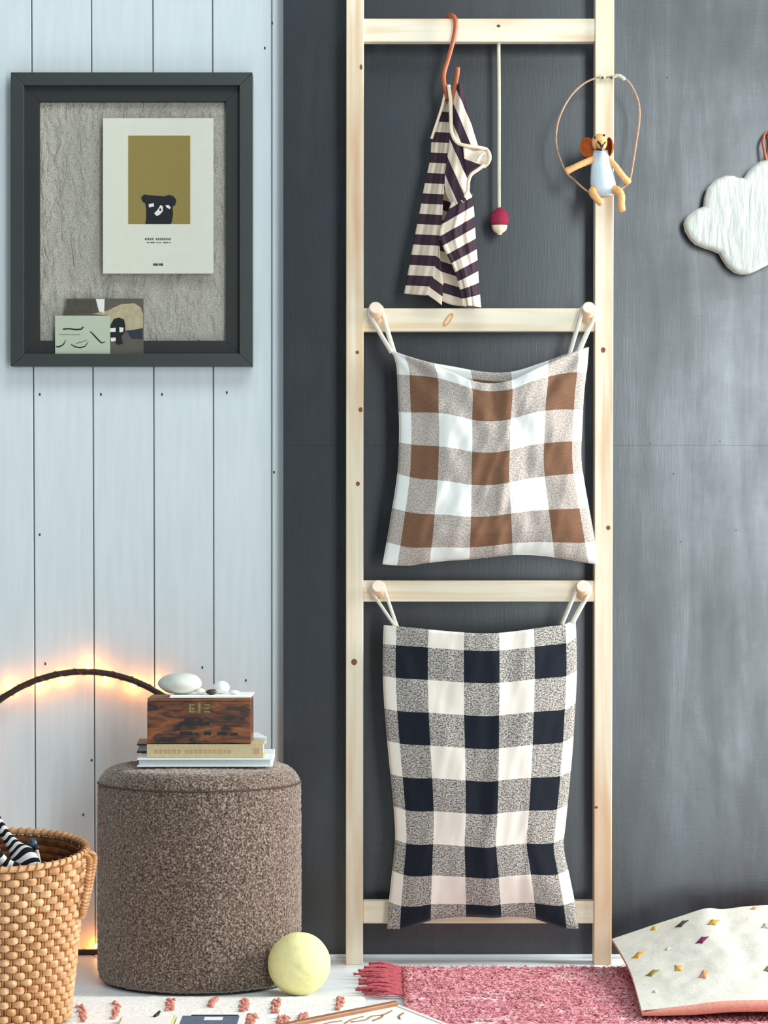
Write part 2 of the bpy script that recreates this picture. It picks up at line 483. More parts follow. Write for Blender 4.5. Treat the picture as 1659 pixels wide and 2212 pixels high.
M = dict(
    panel=m_white_panel(), dark=m_dark_wall(), floor=m_floor(),
    trim=plain('white_gloss_trim', (226, 232, 232), 0.35, 0.03),
    hole=plain('dark_nail_hole', (62, 62, 60), 0.8),
    holed=plain('dark_wall_dent', (26, 28, 30), 0.8),
    pine=m_pine('pale_pine_upright', True), pine_h=m_pine('pale_pine_crosswise', False),
    peg=plain('turned_beech', (226, 194, 160), 0.5, 0.08, 60),
    pegend=plain('beech_end_grain', (232, 212, 196), 0.6, 0.05, 90),
    knot=plain('pine_knot', (120, 66, 38), 0.6, 0.2, 200), knotp=plain('pale_pine_knot', (206, 150, 92), 0.6, 0.15, 120),
    frame=plain('charcoal_green_lacquer', (50, 55, 53), 0.42, 0.06, 20, 0.05, 60),
    framein=plain('black_mount', (27, 30, 29), 0.6, 0.06),
    linen=m_linen(), card=plain('cream_art_paper', (212, 211, 194), 0.8, 0.02, 60),
    ochre=plain('ochre_print', (140, 122, 66), 0.85, 0.05, 160), ink=plain('black_ink', (20, 20, 26), 0.8, 0.1),
    inkg=plain('grey_ink', (96, 98, 94), 0.8, 0.1), inkw=plain('white_ink', (224, 222, 214), 0.8, 0.02),
    mint=plain('pale_green_card', (180, 188, 164), 0.7, 0.02), sepia=plain('sepia_print', (70, 64, 50), 0.6, 0.25, 120),
    cream=plain('cream_print', (176, 162, 128), 0.6, 0.15, 90), navy=plain('navy_print', (30, 34, 54), 0.6, 0.1),
    brownink=plain('brown_print', (86, 80, 70), 0.6, 0.1),
    copper=plain('copper_brown_leather', (170, 88, 50), 0.4, 0.12, 60, 0.1, 300),
    shirt=m_stripe('aubergine_and_cream_stripe', (52, 40, 48), (226, 208, 188)),
    binding=plain('cream_binding', (226, 208, 182), 0.9, 0.08, 200, 0.2, 500),
    cord=plain('pale_cotton_cord', (206, 206, 178), 0.9, 0.1, 300, 0.3, 700),
    felt_red=plain('raspberry_felt', (150, 48, 72), 0.95, 0.2, 300, 0.5, 400, 0.1),
    felt_cream=plain('cream_felt', (232, 218, 188), 0.95, 0.1, 300, 0.5, 400, 0.1),
    wire=plain('twine_wrapped_wire', (176, 140, 112), 0.8, 0.25, 220),
    fur=plain('honey_beige_plush', (226, 172, 116), 0.95, 0.14, 260, 0.5, 500, 0.1),
    ear=plain('brown_suede', (150, 74, 34), 0.9, 0.25, 90, 0.2, 400, 0.1),
    romper=plain('pale_blue_knit', (202, 216, 224), 0.95, 0.06, 300, 0.5, 500, 0.1),
    black=plain('black_thread', (18, 18, 20), 0.6),
    cloud=m_cloud(),
    brownbag=m_check('tan_and_white_check_linen', (110, 80, 61), (226, 228, 222), 0.40, 0.78, 26),
    blackbag=m_check('navy_black_and_cream_check_cotton', (24, 29, 38), (232, 226, 214), 0.30, 0.90, 23),
    strap=plain('cream_cotton_tape', (232, 226, 210), 0.9, 0.06, 200, 0.2, 600),
    boucle=m_boucle(), seam=plain('boucle_seam', (74, 60, 50), 0.95),
    bookw=plain('white_book_cover', (230, 234, 236), 0.45, 0.02), pages=plain('grey_white_pages', (198, 206, 204), 0.8, 0.1, 500),
    bookb=plain('beige_cloth_cover', (192, 178, 138), 0.8, 0.08, 200, 0.2, 600), bookd=plain('dark_brown_cover', (70, 54, 48), 0.6),
    title=plain('rust_lettering', (190, 150, 106), 0.7, 0.1), box=m_box(), boxt=plain('worn_box_edge', (120, 74, 40), 0.5, 0.3, 60),
    greenmark=plain('faded_green_lettering', (116, 122, 66), 0.6, 0.2, 200), darkmark=plain('burnt_lettering', (24, 15, 12), 0.6),
    pebble=plain('pale_grey_pebble', (206, 208, 198), 0.55, 0.12, 30, 0.1, 120), pebblew=plain('white_pebble', (236, 236, 230), 0.5, 0.05, 40),
    shell=plain('dark_shell', (60, 44, 44), 0.4, 0.3, 120),
    hoop=plain('dark_bent_willow', (50, 30, 22), 0.6, 0.2, 60, 0.2, 200), cable=plain('thin_copper_wire', (120, 70, 40), 0.4, metal=0.6),
    bulb=m_emit('warm_fairy_bulb', (255, 196, 110), 26),
    rattan=m_rattan('honey_rattan', (196, 138, 86), (234, 192, 148)), rattand=m_rattan('brown_rattan', (150, 96, 54), (196, 142, 90)),
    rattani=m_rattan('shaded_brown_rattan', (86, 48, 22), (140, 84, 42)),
    inside=plain('basket_shade_brown', (74, 42, 22), 0.8, 0.3, 60),
    toy=m_stripe('black_and_white_sock_stripe', (22, 22, 26), (226, 226, 222)),
    bluek=plain('dark_blue_knob', (44, 60, 84), 0.35), stick=plain('pale_stick', (206, 200, 184), 0.6),
    ball=plain('pale_lemon_felt', (236, 230, 170), 0.95, 0.06, 60, 0.25, 200, 0.1),
    pinkrug=m_pinkrug(), tassel=plain('rose_yarn', (186, 92, 100), 0.95, 0.25, 300, 0.5, 600, 0.1),
    whiterug=m_whiterug(), mark=plain('terracotta_pink_tuft', (206, 140, 124), 0.95, 0.15, 300, 0.4, 500, 0.1),
    cush=m_cotton('natural_white_cotton', (206, 203, 192), (222, 220, 210)), cushp=m_cotton('salmon_pink_cotton', (206, 138, 120), (220, 156, 138)),
    traywood=plain('brown_oiled_wood', (146, 100, 66), 0.5, 0.15, 30, 0.1, 120), paper=plain('white_printed_paper', (244, 242, 236), 0.6, 0.02),
    bluep=plain('slate_blue_print', (92, 108, 128), 0.6, 0.2, 120), lemon=plain('pale_olive_cover', (206, 202, 150), 0.6, 0.08),
    yellow=plain('gold_thread', (204, 154, 52), 0.9, 0.15, 400), charcoal=plain('charcoal_thread', (62, 54, 50), 0.9, 0.15, 400),
    plum=plain('plum_thread', (112, 34, 72), 0.9, 0.15, 400), olive=plain('olive_thread', (136, 122, 62), 0.9, 0.15, 400),
    salmon=plain('salmon_thread', (216, 150, 108), 0.9, 0.15, 400), sand=plain('sand_thread', (190, 184, 164), 0.9, 0.1, 400),
)

# ---------------------------------------------------------------- the setting
WD = -0.045                                   # white boarded wall lies 45 mm behind the dark panelling
fl = box('floor', (-3.2, -3.2, -0.04), (3.2, 0.10, 0.0), M['floor']); tag(fl, kind='structure')
wl = box('wall_left', (-3.2, 0.058, 0), (3.2, 0.10, 2.6), M['panel']); tag(wl, kind='structure')
bnd = [(-1238, -1228), (-1108, -1098), (-978, -968), (-848, -838), (-718, -708), (-588, -578), (-458, -448), (-323, -313),
       (-193, -183), (-62, -52), (68, 78), (197, 206), (330, 335), (459, 463), (587, 587), (716, 716)]
for (a0, a1), (b0, b1) in zip(bnd[:-1], bnd[1:]):
    g = 0.0011
    k = S(WD)
    def zx(top, bot, z): return ((bot + (top - bot) * z / 1.8) - 829.5) * k
    y0, y1, H = -WD, 0.058, 2.5
    p8 = [(zx(a0, a1, 0) + g, y0, 0.001), (zx(b0, b1, 0) - g, y0, 0.001), (zx(b0, b1, 0) - g, y1, 0.001), (zx(a0, a1, 0) + g, y1, 0.001),
          (zx(a0, a1, H) + g, y0, H), (zx(b0, b1, H) - g, y0, H), (zx(b0, b1, H) - g, y1, H), (zx(a0, a1, H) + g, y1, H)]
    hexa('plank', p8, M['panel'], wl, 0.0013, 1)
for px, py in ((572, 104), (588, 50), (86, 852), (218, 852), (350, 852), (490, 848), (86, 1155), (198, 1642), (592, 1020), (98, 1434), (437, 1442), (531, 1470), (180, 1760)):
    c = P(px, py, WD)
    plate('nail_hole', [(c.x + 0.0019*math.cos(a*R(60)), c.z + 0.003*math.sin(a*R(60))) for a in range(6)], c.y - 0.0006, c.y + 0.001, M['hole'], wl)

dx0 = P(612, 0, 0).x
wr = box('wall_right', (dx0 + 0.004, 0.012, 0), (3.2, 0.0445, 2.6), M['dark']); tag(wr, kind='structure')
zs = P(0, 962, 0).z
box('panel', (dx0, 0.0, 0.0), (3.2, 0.012, zs - 0.0001), M['dark'], wr, 0.00012, 1)
box('panel', (dx0, 0.0004, zs + 0.0001), (3.2, 0.012, 2.6), M['dark'], wr, 0.00012, 1)
for px, py, w, h in ((1455, 1024, 3, 2.4), (1470, 1170, 1.6, 3), (1405, 958, 3, 1.6), (1555, 953, 3, 1.6), (1590, 1145, 4, 1.4), (1441, 168, 2, 2.4)):
    c = P(px, py, 0.0004)
    plate('nail_hole', [(c.x + w*0.0005*math.cos(a*R(60)), c.z + h*0.0006*math.sin(a*R(60))) for a in range(6)], c.y - 0.0003, c.y + 0.001, M['holed'], wr)
bb = box('baseboard_right', (dx0 + 0.02, -0.011, 0.0), (3.2, 0.0, 0.0065), M['trim'], None, 0.002, 2); tag(bb, kind='structure')

# ---------------------------------------------------------------- picture frame and what it holds
FD = -0.006                                   # front of the moulding
def fx(px): return P(px, 0, FD).x
def fz(py): return P(0, py, FD).z
fr = thing('picture_frame', (fx(284), -FD + 0.02, fz(792)), 'charcoal green shadow box picture frame hung on the white boarded wall', 'picture frame')
def mitre(name, o, i, yf, yb, mat, parent, bev):
    (ax, az, bx, bz), (cx, cz, dx, dz) = o, i       # outer left, top, right, bottom; inner the same
    q = [((ax, az), (bx, az), (dx, cz), (cx, cz)), ((bx, az), (bx, bz), (dx, dz), (dx, cz)),
         ((bx, bz), (ax, bz), (cx, dz), (dx, dz)), ((ax, bz), (ax, az), (cx, cz), (cx, dz))]
    for s in q:
        p8 = [(x, yf, z) for x, z in s] + [(x, yb, z) for x, z in s]
        hexa(name, p8, mat, parent, bev, 2)
mitre('moulding', (fx(23), fz(156), fx(545), fz(791)), (fx(52), fz(184), fx(517), fz(764)), -FD, 0.0445, M['frame'], fr, 0.0012)
mitre('inner_mount', (fx(50), fz(182), fx(519), fz(766)), (fx(83), fz(217), fx(487), fz(735)), 0.020, 0.034, M['framein'], fr, 0.0006)
# crumpled linen backing
V, F = [], []
nx, nz = 150, 180
for j in range(nz + 1):
    for i in range(nx + 1):
        x = fx(78) + (fx(492) - fx(78)) * i / nx; z = fz(212) + (fz(740) - fz(212)) * j / nz
        n1 = mnoise.noise(Vector((x*38, 3.1, z*13))); n2 = mnoise.noise(Vector((x*90, 7.7, z*48)))
        V.append((x, 0.0345 - 0.0026*n1 - 0.0018*n2 - 0.0008*mnoise.noise(Vector((x*210, 2.2, z*90))), z))
for j in range(nz):
    for i in range(nx):
        a = j*(nx+1) + i; F.append((a, a+1, a+nx+2, a+nx+1))
mobj('linen_backing', V, F, M['linen'], fr)
box('backboard', (fx(60), 0.040, fz(755)), (fx(510), 0.0445, fz(190)), M['framein'], fr)

def rect(px0, py0, px1, py1, dd):
    a = P(px0, py1, dd); b = P(px1, py0, dd)
    return a, b
def stroke(name, pts, w, dd, mat, parent, th=0.0004):
    """flat printed stroke along pixel points"""
    q = [P(x, y, dd) for x, y in pts]
    L, Rr = [], []
    for i, p in enumerate(q):
        t = (q[min(i+1, len(q)-1)] - q[max(i-1, 0)]).normalized()
        nrm = Vector((-t.z, 0, t.x))
        ww = w[i] if isinstance(w, (list, tuple)) else w
        L.append(p + nrm*ww*0.00043); Rr.append(p - nrm*ww*0.00043)
    out = [(v.x, v.z) for v in L] + [(v.x, v.z) for v in reversed(Rr)]
    return plate(name, out, -dd - th, -dd + th*0.5, mat, parent)
AD = -0.012
a, b = rect(222, 255, 461, 591, AD)
ap = thing('art_print', (0.5*(a.x+b.x), -AD, a.z), 'cream art print of a black bear head on an ochre panel, pinned inside the frame', 'print')
box('sheet', (a.x, -AD, a.z), (b.x, -AD + 0.006, b.z), M['card'], ap, 0.0007, 1)
a, b = rect(277, 293, 411, 484, AD)
box('ochre_panel', (a.x, -AD - 0.0003, a.z), (b.x, -AD + 0.0005, b.z), M['ochre'], ap)
bear = [(305, 426), (312, 420), (322, 422), (340, 423), (356, 424), (365, 421), (375, 424), (381, 432), (379, 442), (373, 447), (374, 465), (371, 480), (368, 484),
        (314, 484), (316, 470), (316, 452), (314, 440), (307, 434)]
plate('bear_figure', [(P(x, y, AD).x, P(x, y, AD).z) for x, y in bear], -AD - 0.0007, -AD, M['ink'], ap)
for pts in ([(321, 441), (332, 439), (333, 446), (322, 448)], [(357, 444), (364, 443), (369, 448), (367, 452), (361, 449)],
            [(347, 443), (352, 446), (352, 456), (346, 463), (339, 467), (333, 461), (340, 454)]):
    plate('bear_marking', [(P(x, y, AD).x, P(x, y, AD).z) for x, y in pts], -AD - 0.0010, -AD - 0.0005, M['inkw'], ap)
plate('bear_marking', [(P(x, y, AD).x, P(x, y, AD).z) for x, y in [(344, 451), (348, 450), (349, 455), (345, 456)]], -AD - 0.0013, -AD - 0.0008, M['ink'], ap)
def textline(x0, x1, y, h, segs, parent, dd, mat, name='printed_line'):
    x = x0
    for i, (w, gap) in enumerate(segs):
        a, b = rect(x, y, min(x + w, x1), y + h, dd)
        box(name, (a.x, -dd - 0.0003, a.z), (b.x, -dd + 0.0005, b.z), mat, parent)
        x += w + gap
textline(313, 370, 514, 5, [(4, 1.5), (4, 1.5), (3, 1.5), (3, 5)] + [(3, 1.2)] * 8, ap, AD, M['inkg'])
textline(317, 369, 523, 2.2, [(5, 2), (11, 3), (4, 2), (4, 4), (12, 2), (3, 1)], ap, AD, M['inkg'])
textline(331, 353, 569, 5, [(3, 1), (4, 1), (2, 2), (3, 1), (4, 1)], ap, AD, M['ink'])

PD = -0.018
a, b = rect(143, 645, 310, 765, PD)
ph = thing('photo_postcard', (0.5*(a.x+b.x), -PD, a.z), 'sepia photo postcard standing in the bottom of the frame behind the green card', 'postcard')
box('card', (a.x, -PD, a.z), (b.x, -PD + 0.0012, b.z), M['brownink'], ph)
def poly(name, pts, dd, mat, parent, k=1):
    return plate(name, [(P(x, y, dd).x, P(x, y, dd).z) for x, y in pts], -dd - 0.0003*k, -dd + 0.0004, mat, parent)
poly('printed_shape', [(145, 647), (206, 647), (209, 675), (140, 680)], PD, M['sepia'], ph)
poly('printed_shape', [(206, 647), (308, 647), (308, 668), (215, 676)], PD, M['brownink'], ph)
poly('printed_shape', [(207, 646), (226, 646), (225, 676), (214, 673)], PD, M['inkw'], ph, 3)
poly('printed_shape', [(200, 678), (232, 671), (262, 657), (290, 655), (304, 664), (309, 678), (309, 708), (280, 716), (236, 700), (236, 682)], PD, M['cream'], ph, 2)
poly('printed_shape', [(240, 700), (246, 689), (257, 686), (268, 690), (271, 704), (270, 716), (262, 728), (266, 742), (255, 745), (245, 736), (238, 738)], PD, M['ink'], ph, 3)
for q in ([(238, 709), (250, 708), (250, 717), (238, 717)], [(258, 707), (267, 708), (266, 717), (258, 718)], [(239, 730), (250, 729), (250, 737), (240, 738)]):
    poly('printed_shape', q, PD, M['inkw'], ph, 4)
poly('printed_shape', [(274, 714), (308, 710), (308, 732), (284, 731)], PD, M['navy'], ph, 3)
GD = -0.014
a, b = rect(119, 682, 238, 765, GD)
gc = thing('green_card', (0.5*(a.x+b.x), -GD, a.z), 'small pale green card with black lettering in the bottom left of the frame', 'card')
box('card', (a.x, -GD, a.z), (b.x, -GD + 0.0015, b.z), M['mint'], gc)
stroke('printed_line', [(136, 711), (150, 710), (164, 712), (176, 711), (180, 706)], 3, GD, M['ink'], gc)
stroke('printed_line', [(128, 723), (174, 723)], 1, GD, M['inkg'], gc)
stroke('printed_mark', [(121, 749), (128, 749), (136, 745), (141, 738), (141, 734)], [2.5, 3, 2.5, 1.5, 1], GD, M['ink'], gc)
stroke('printed_mark', [(154, 744), (162, 749), (174, 751), (184, 748), (191, 738)], [2, 2.5, 3, 2, 1], GD, M['ink'], gc)
stroke('printed_mark', [(163, 743), (170, 740), (180, 738), (188, 734)], [1, 1.5, 1.5, 1], GD, M['inkg'], gc)
stroke('printed_mark', [(195, 716), (204, 725), (214, 736), (220, 741), (228, 738)], [2, 3, 3, 2.5, 1], GD, M['ink'], gc)

# ---------------------------------------------------------------- ladder
LF, LB = 0.087, 0.043                         # front and back of the posts
ld = thing('wooden_ladder', (P(1036, 0, 0.065).x, -0.065, 0), 'tall pale pine ladder rack with four rungs standing before the dark wall', 'ladder')
for xa, xb, xc, xd in ((748, 786, 747, 784), (1286, 1327, 1283, 1321)):
    k = S(LF)
    t0, t1 = (xa - 829.5)*k, (xb - 829.5)*k; b0, b1 = (xc - 829.5)*k, (xd - 829.5)*k
    H = 2.2
    zt = CAM_Z + 1106*k
    def ex(b, t): return b + (t - b) * H / zt
    p8 = [(b0, -LF, 0), (b1, -LF, 0), (b1, -LB, 0), (b0, -LB, 0), (ex(b0, t0), -LF, H), (ex(b1, t1), -LF, H), (ex(b1, t1), -LB, H), (ex(b0, t0), -LB, H)]
    hexa('post', p8, M['pine'], ld, 0.0016, 2)
RF = 0.081
for y0, y1 in ((40, 90), (666, 716), (1254, 1300), (1947, 1995)):
    box('rung', (P(784, 0, RF).x, -RF, P(0, y1, RF).z), (P(1287, 0, RF).x, -0.053, P(0, y0, RF).z), M['pine_h'], ld, 0.0018, 2)
pegs = {}
for nm, cx, cy, bx, by in (('a', 811, 664, 813, 688), ('b', 1272, 664, 1268, 688), ('c', 817, 1266, 817, 1282), ('d', 1259, 1266, 1257, 1283)):
    e = P(cx, cy, 0.124); s = P(bx, by, 0.080)
    ax = (e - s).normalized()
    V, F = tube_data([s - ax*0.006, s, e - ax*0.0022, e - ax*0.0006, e], [0.0105, 0.0112, 0.0122, 0.0117, 0.0106], 22)
    po = recalc(mobj('peg', V, F, M['peg'], ld))
    V, F = tube_data([e - ax*0.001, e + ax*0.0003], [0.0104, 0.0103], 22)
    recalc(mobj('peg_end', V, F, M['pegend'], po, False))
    pegs[nm] = (s, e)
def knot(px, py, w, h, mat, dd=LF, rot=0.0):
    c = P(px, py, dd)
    pts = []
    for a in range(10):
        x, z = w*0.00043*math.cos(a*R(36)), h*0.00043*math.sin(a*R(36))
        pts.append((c.x + x*math.cos(rot) - z*math.sin(rot), c.z + x*math.sin(rot) + z*math.cos(rot)))
    plate('knot', pts, -dd - 0.0003, -dd + 0.001, mat, ld)
for q in ((780, 145, 6, 12), (772, 761, 8, 8), (779, 885, 9, 11), (773, 1045, 9, 10), (765, 1430, 13, 14), (1303, 756, 10, 12), (1314, 1140, 9, 10), (1288, 1744, 8, 6)):
    knot(*q, M['knot'])
knot(968, 691, 13, 36, M['knotp'], RF, R(-35)); knot(968, 691, 7, 24, M['peg'], RF + 0.0002, R(-35))
knot(1077, 56, 8, 6, M['hole'], RF)

# ---------------------------------------------------------------- hanger and striped shirt
hg = thing('clothes_hanger', P(975, 180, 0.10), 'bent copper brown clothes hanger hooked over the top rung', 'hanger')
hook = [P(972, 48, 0.045), P(966, 42, 0.052), P(968, 35, 0.072), P(977, 33, 0.090), P(984, 44, 0.094), P(983, 66, 0.094), P(978, 92, 0.094),
        P(968, 128, 0.095), P(959, 160, 0.098), P(960, 184, 0.100), P(968, 215, 0.103)]
q = catmull(hook, 8)
tube('hook', q, [0.0042] * len(q), M['copper'], hg, 12)
q = catmull([P(989, 145, 0.128), P(988, 160, 0.127), P(984, 182, 0.122), P(978, 215, 0.112), P(972, 235, 0.104)], 6)
tube('arm', q, [0.0040] * len(q), M['copper'], hg, 12)
q = catmull([P(968, 215, 0.103), P(970, 232, 0.09), P(972, 262, 0.075)], 6)
tube('arm', q, [0.0040] * len(q), M['copper'], hg, 12)

sh = thing('striped_shirt', P(955, 650, 0.10), 'aubergine and cream striped child shirt hanging edge-on from the copper hanger', 'shirt')
def panel(name, top, bottom, left, right, nu, nv, dfn, vpx, mat=None, parent=None, thick=0.0012):
    V, F, U = coons(top, bottom, left, right, nu, nv, dfn, None, vpx)
    o = mobj(name, V, F, mat or M['shirt'], parent or sh, True, U)
    md = o.modifiers.new('cloth_thickness', 'SOLIDIFY'); md.thickness = thick; md.offset = 0
    return o
# back half of the shirt, its side towards us on the left
L = [(966, 182), (957, 225), (945, 262), (933, 298), (929, 345), (917, 400), (908, 450), (896, 510), (884, 575), (873, 634)]
Rr = [(972, 184), (972, 235), (971, 290), (967, 340), (961, 380), (957, 430), (954, 480), (949, 515), (940, 580), (922, 638)]
panel('back_panel', [L[0], Rr[0]], [L[-1], (900, 637), Rr[-1]], L, Rr, 18, 110,
      lambda s, t: 0.070 + 0.018*t + 0.042*s + 0.0025*math.sin(s*9 + t*3) + 0.0012*math.sin(s*23 + t*6), lambda x, y: (y - 284.7 - 0.05*(x - 930))/22.3 + 101)
# folded hem side catching the light
L2 = [(947, 522), (943, 560), (934, 605), (922, 636)]
R2 = [(950, 524), (950, 560), (957, 610), (954, 659)]
panel('back_fold', [L2[0], R2[0]], [L2[-1], (938, 647), R2[-1]], L2, R2, 10, 50,
      lambda s, t: 0.126 - 0.022*s, lambda x, y: (y - 284.7 - 0.62*max(0, x - (947 - 0.22*(y - 522))))/22.3 + 101)
# inside of the shirt between both halves
Li = [(966, 300), (960, 400), (950, 500), (944, 580), (938, 640)]
Ri = [(985, 300), (975, 400), (985, 520), (1000, 600), (1008, 662)]
panel('inner_back', [Li[0], Ri[0]], [Li[-1], (970, 657), Ri[-1]], Li, Ri, 10, 60,
      lambda s, t: 0.080 + 0.006*s, lambda x, y: (y - 296 - 0.3*(x - 950))/22.3 + 101)
# shoulder above the neck binding
L = [(985, 186), (980, 220), (976, 255), (975, 288)]
Rr = [(997, 180), (1008, 222), (1019, 272), (1034, 320)]
panel('shoulder', [L[0], (991, 182), Rr[0]], [L[-1], (989, 311), (1010, 317), Rr[-1]], L, Rr, 24, 50,
      lambda s, t: 0.112 + 0.016*math.sin(s*math.pi*0.8) + 0.010*t + 0.0018*math.sin(s*12 + t*5), lambda x, y: (x - (y - 346)/2.4 - 1031)/19 + 100)
# front half, upper piece with stripes falling to the right
L = [(973, 284), (969, 320), (965, 350), (961, 385), (963, 415), (976, 444)]
Rr = [(1010, 316), (1014, 350), (1011, 375), (1009, 398), (1020, 426)]
panel('front_yoke', [L[0], (988, 309), Rr[0]], [L[-1], (998, 437), Rr[-1]], L, Rr, 30, 60,
      lambda s, t: 0.122 + 0.016*math.sin(s*math.pi*0.9) + 0.010*t + 0.0018*math.sin(s*14 + t*5), lambda x, y: (x - 970 - (y - 346)/2.3)/21.5 + 100)
# front half, lower piece with stripes rising to the right
L = [(976, 436), (963, 468), (949, 500), (958, 535), (976, 570), (990, 610), (1000, 660)]
Rr = [(1020, 420), (1024, 460), (1027, 510), (1031, 560), (1034, 610), (1039, 664)]
panel('front_panel', [L[0], (1000, 431), Rr[0]], [L[-1], (1020, 661), Rr[-1]], L, Rr, 40, 100,
      lambda s, t: 0.136 - 0.020*s + 0.012*math.sin(s*math.pi) + 0.0026*math.sin(s*17 + 2*t) + 0.0022*math.sin(s*6 - t*9) + 0.001*math.sin(s*37 - 3*t),
      lambda x, y: (y - 445 + interp([440, 600, 640, 662], [0.60, 0.54, 0.25, 0.05], y)*(x - 1022))/24.4 + 100)
# cap sleeve sticking out on the right
slv = panel('sleeve', [(1000, 314), (1024, 318), (1050, 322)], [(1006, 376), (1026, 372), (1048, 358)], [(1000, 314), (1003, 345), (1006, 376)], [(1050, 322), (1057, 340), (1048, 358)], 18, 18,
      lambda s, t: 0.136 + 0.012*math.sin(t*math.pi) - 0.004*s + 0.002*math.sin(s*9 + t*7), lambda x, y: interp([330, 352, 353.5, 380], [100.2, 100.9, 101.1, 101.9], y + 0.35*(1030 - x)))
q = catmull([P(1050, 322, 0.134), P(1056, 330, 0.142), P(1058, 342, 0.146), P(1054, 352, 0.143), P(1046, 360, 0.135)], 8)
tube('cuff', q, [0.0034]*len(q), M['binding'], slv, 8)
q = catmull([P(1046, 330, 0.147), P(1036, 338, 0.150), P(1030, 348, 0.149)], 6)
tube('crease', q, [0.0022]*len(q), M['binding'], slv, 8)
q = catmull([P(969, 184, 0.112), P(973, 215, 0.119), P(974, 250, 0.126), P(976, 286, 0.132), P(988, 308, 0.139), P(1009, 315, 0.142), P(1032, 318, 0.141), P(1050, 322, 0.137)], 8)
tube('neck_binding', q, [0.0036]*len(q), M['binding'], sh, 8, flat=0.7)
q = catmull([P(965, 184, 0.098), P(956, 226, 0.099), P(944, 264, 0.100), P(932, 300, 0.101)], 8)
tube('neck_binding', q, [0.0026]*len(q), M['binding'], sh, 8, flat=0.7)
q = catmull([P(1047, 356, 0.146), P(1033, 366, 0.149), P(1018, 377, 0.150), P(1012, 392, 0.148), P(1010, 412, 0.147), P(998, 436, 0.146)], 8)
tube('armhole_binding', q, [0.0032]*len(q), M['binding'], sh, 8, flat=0.7)

# ---------------------------------------------------------------- felt radish on a cord
pd = thing('felt_radish_pendant', P(1078, 508, 0.066), 'raspberry and cream felt bobble hanging on a pale cord from the top rung', 'ornament')
q = [P(1077, 90, 0.066) + Vector((0, 0, 0.001)), P(1078, 200, 0.066), P(1078, 330, 0.066), P(1078, 455, 0.066)]
tube('cord', catmull(q, 6), [0.0033]*19, M['cord'], pd, 10)
V, F = lathe_data([(0.0015, 0.024), (0.004, 0.021), (0.0075, 0.0185), (0.013, 0.0145), (0.0165, 0.008), (0.0176, 0.0), (0.0168, -0.007), (0.0148, -0.0115)], P(1079, 474, 0.066), 32)
recalc(mobj('bobble', V, F, M['felt_red'], pd))
V, F = lathe_data([(0.0150, -0.0112), (0.0142, -0.014), (0.0125, -0.0195), (0.0085, -0.0235), (0.005, -0.0255), (0.0035, -0.0285), (0.001, -0.029)], P(1079, 474, 0.066), 32)
recalc(mobj('bobble_tip', V, F, M['felt_cream'], pd))

# ---------------------------------------------------------------- wire swing and toy
sw = thing('wire_swing', P(1305, 166, 0.10), 'oval twine wrapped wire swing tied to the right ladder post', 'swing')
wp = [(1312, 167), (1290, 168), (1262, 180), (1235, 205), (1214, 240), (1203, 275), (1202, 312), (1211, 345), (1224, 374), (1240, 388), (1262, 408), (1290, 424), (1322, 422), (1346, 405),
      (1360, 390), (1368, 350), (1374, 310), (1381, 262), (1380, 225), (1370, 196), (1355, 174), (1336, 165)]
def wd(x, y): return 0.094 + 0.022*min(1, max(0, (y - 165)/120))
q = catmull([P(x, y, wd(x, y)) for x, y in wp] + [P(1312, 167, 0.094)], 6)
tube('wire', q, [0.0018]*len(q), M['wire'], sw, 8)
q = catmull([P(1322, 168, 0.094), P(1336, 163, 0.096), P(1350, 172, 0.098)], 5)
tube('twine_binding', q, [0.003, 0.0034, 0.003, 0.0036, 0.0034, 0.003, 0.0034, 0.003, 0.0036, 0.0034, 0.003], M['cord'], sw, 8)
tube('twine_binding', [P(1294, 167, 0.0935), P(1302, 168, 0.0945), P(1308, 167, 0.0935)], [0.0026, 0.0032, 0.0026], M['cord'], sw, 8)
for px in (1302, 1321):
    tube('nail', [P(px, 168, 0.080), P(px, 168, 0.099)], [0.0014, 0.0024], M['hole'], sw, 8)

toy = thing('toy_mouse', P(1300, 425, 0.118), 'plush mouse toy with big brown ears and pale blue romper sitting on the wire swing', 'toy')
TD = 0.122
chunks = []
def chunk(pts, rad):
    V, F = tube_data(pts, rad, 14)
    chunks.append((V, F))
def cell(c, r):
    V, F = [], []
    nu, nv = 18, 12
    for j in range(1, nv):
        th = math.pi*j/nv
        for i in range(nu):
            p = 2*math.pi*i/nu
            V.append(c + Vector((math.sin(th)*math.cos(p)*r[0], math.sin(th)*math.sin(p)*r[1], math.cos(th)*r[2])))
    V.append(c + Vector((0, 0, r[2]))); V.append(c - Vector((0, 0, r[2])))
    for j in range(nv-2):
        for i in range(nu): F.append((j*nu+i, (j+1)*nu+i, (j+1)*nu+(i+1) % nu, j*nu+(i+1) % nu))
    for i in range(nu):
        F.append((len(V)-2, i, (i+1) % nu)); F.append((len(V)-1, (nv-2)*nu+(i+1) % nu, (nv-2)*nu+i))
    chunks.append((V, F))
cell(P(1295, 308, TD + 0.008), (0.0150, 0.0150, 0.0165))                # head
cell(P(1299, 314, TD + 0.022), (0.0095, 0.0105, 0.0085))               # muzzle
chunk(catmull([P(1297, 322, TD), P(1298, 350, TD), P(1301, 385, TD), P(1303, 412, TD), P(1303, 422, TD)], 3), [0.0095, .011, .013, .015, .0165, .018, .019, .020, .0205, .020, .019, .016, .010])
chunk(catmull([P(1288, 342, TD + .004), P(1262, 352, TD + .012), P(1240, 362, TD + .016), P(1222, 371, TD + .014)], 3), [.0070, .0068, .0066, .0064, .0062, .0060, .0060, .0062, .0068, .0062])
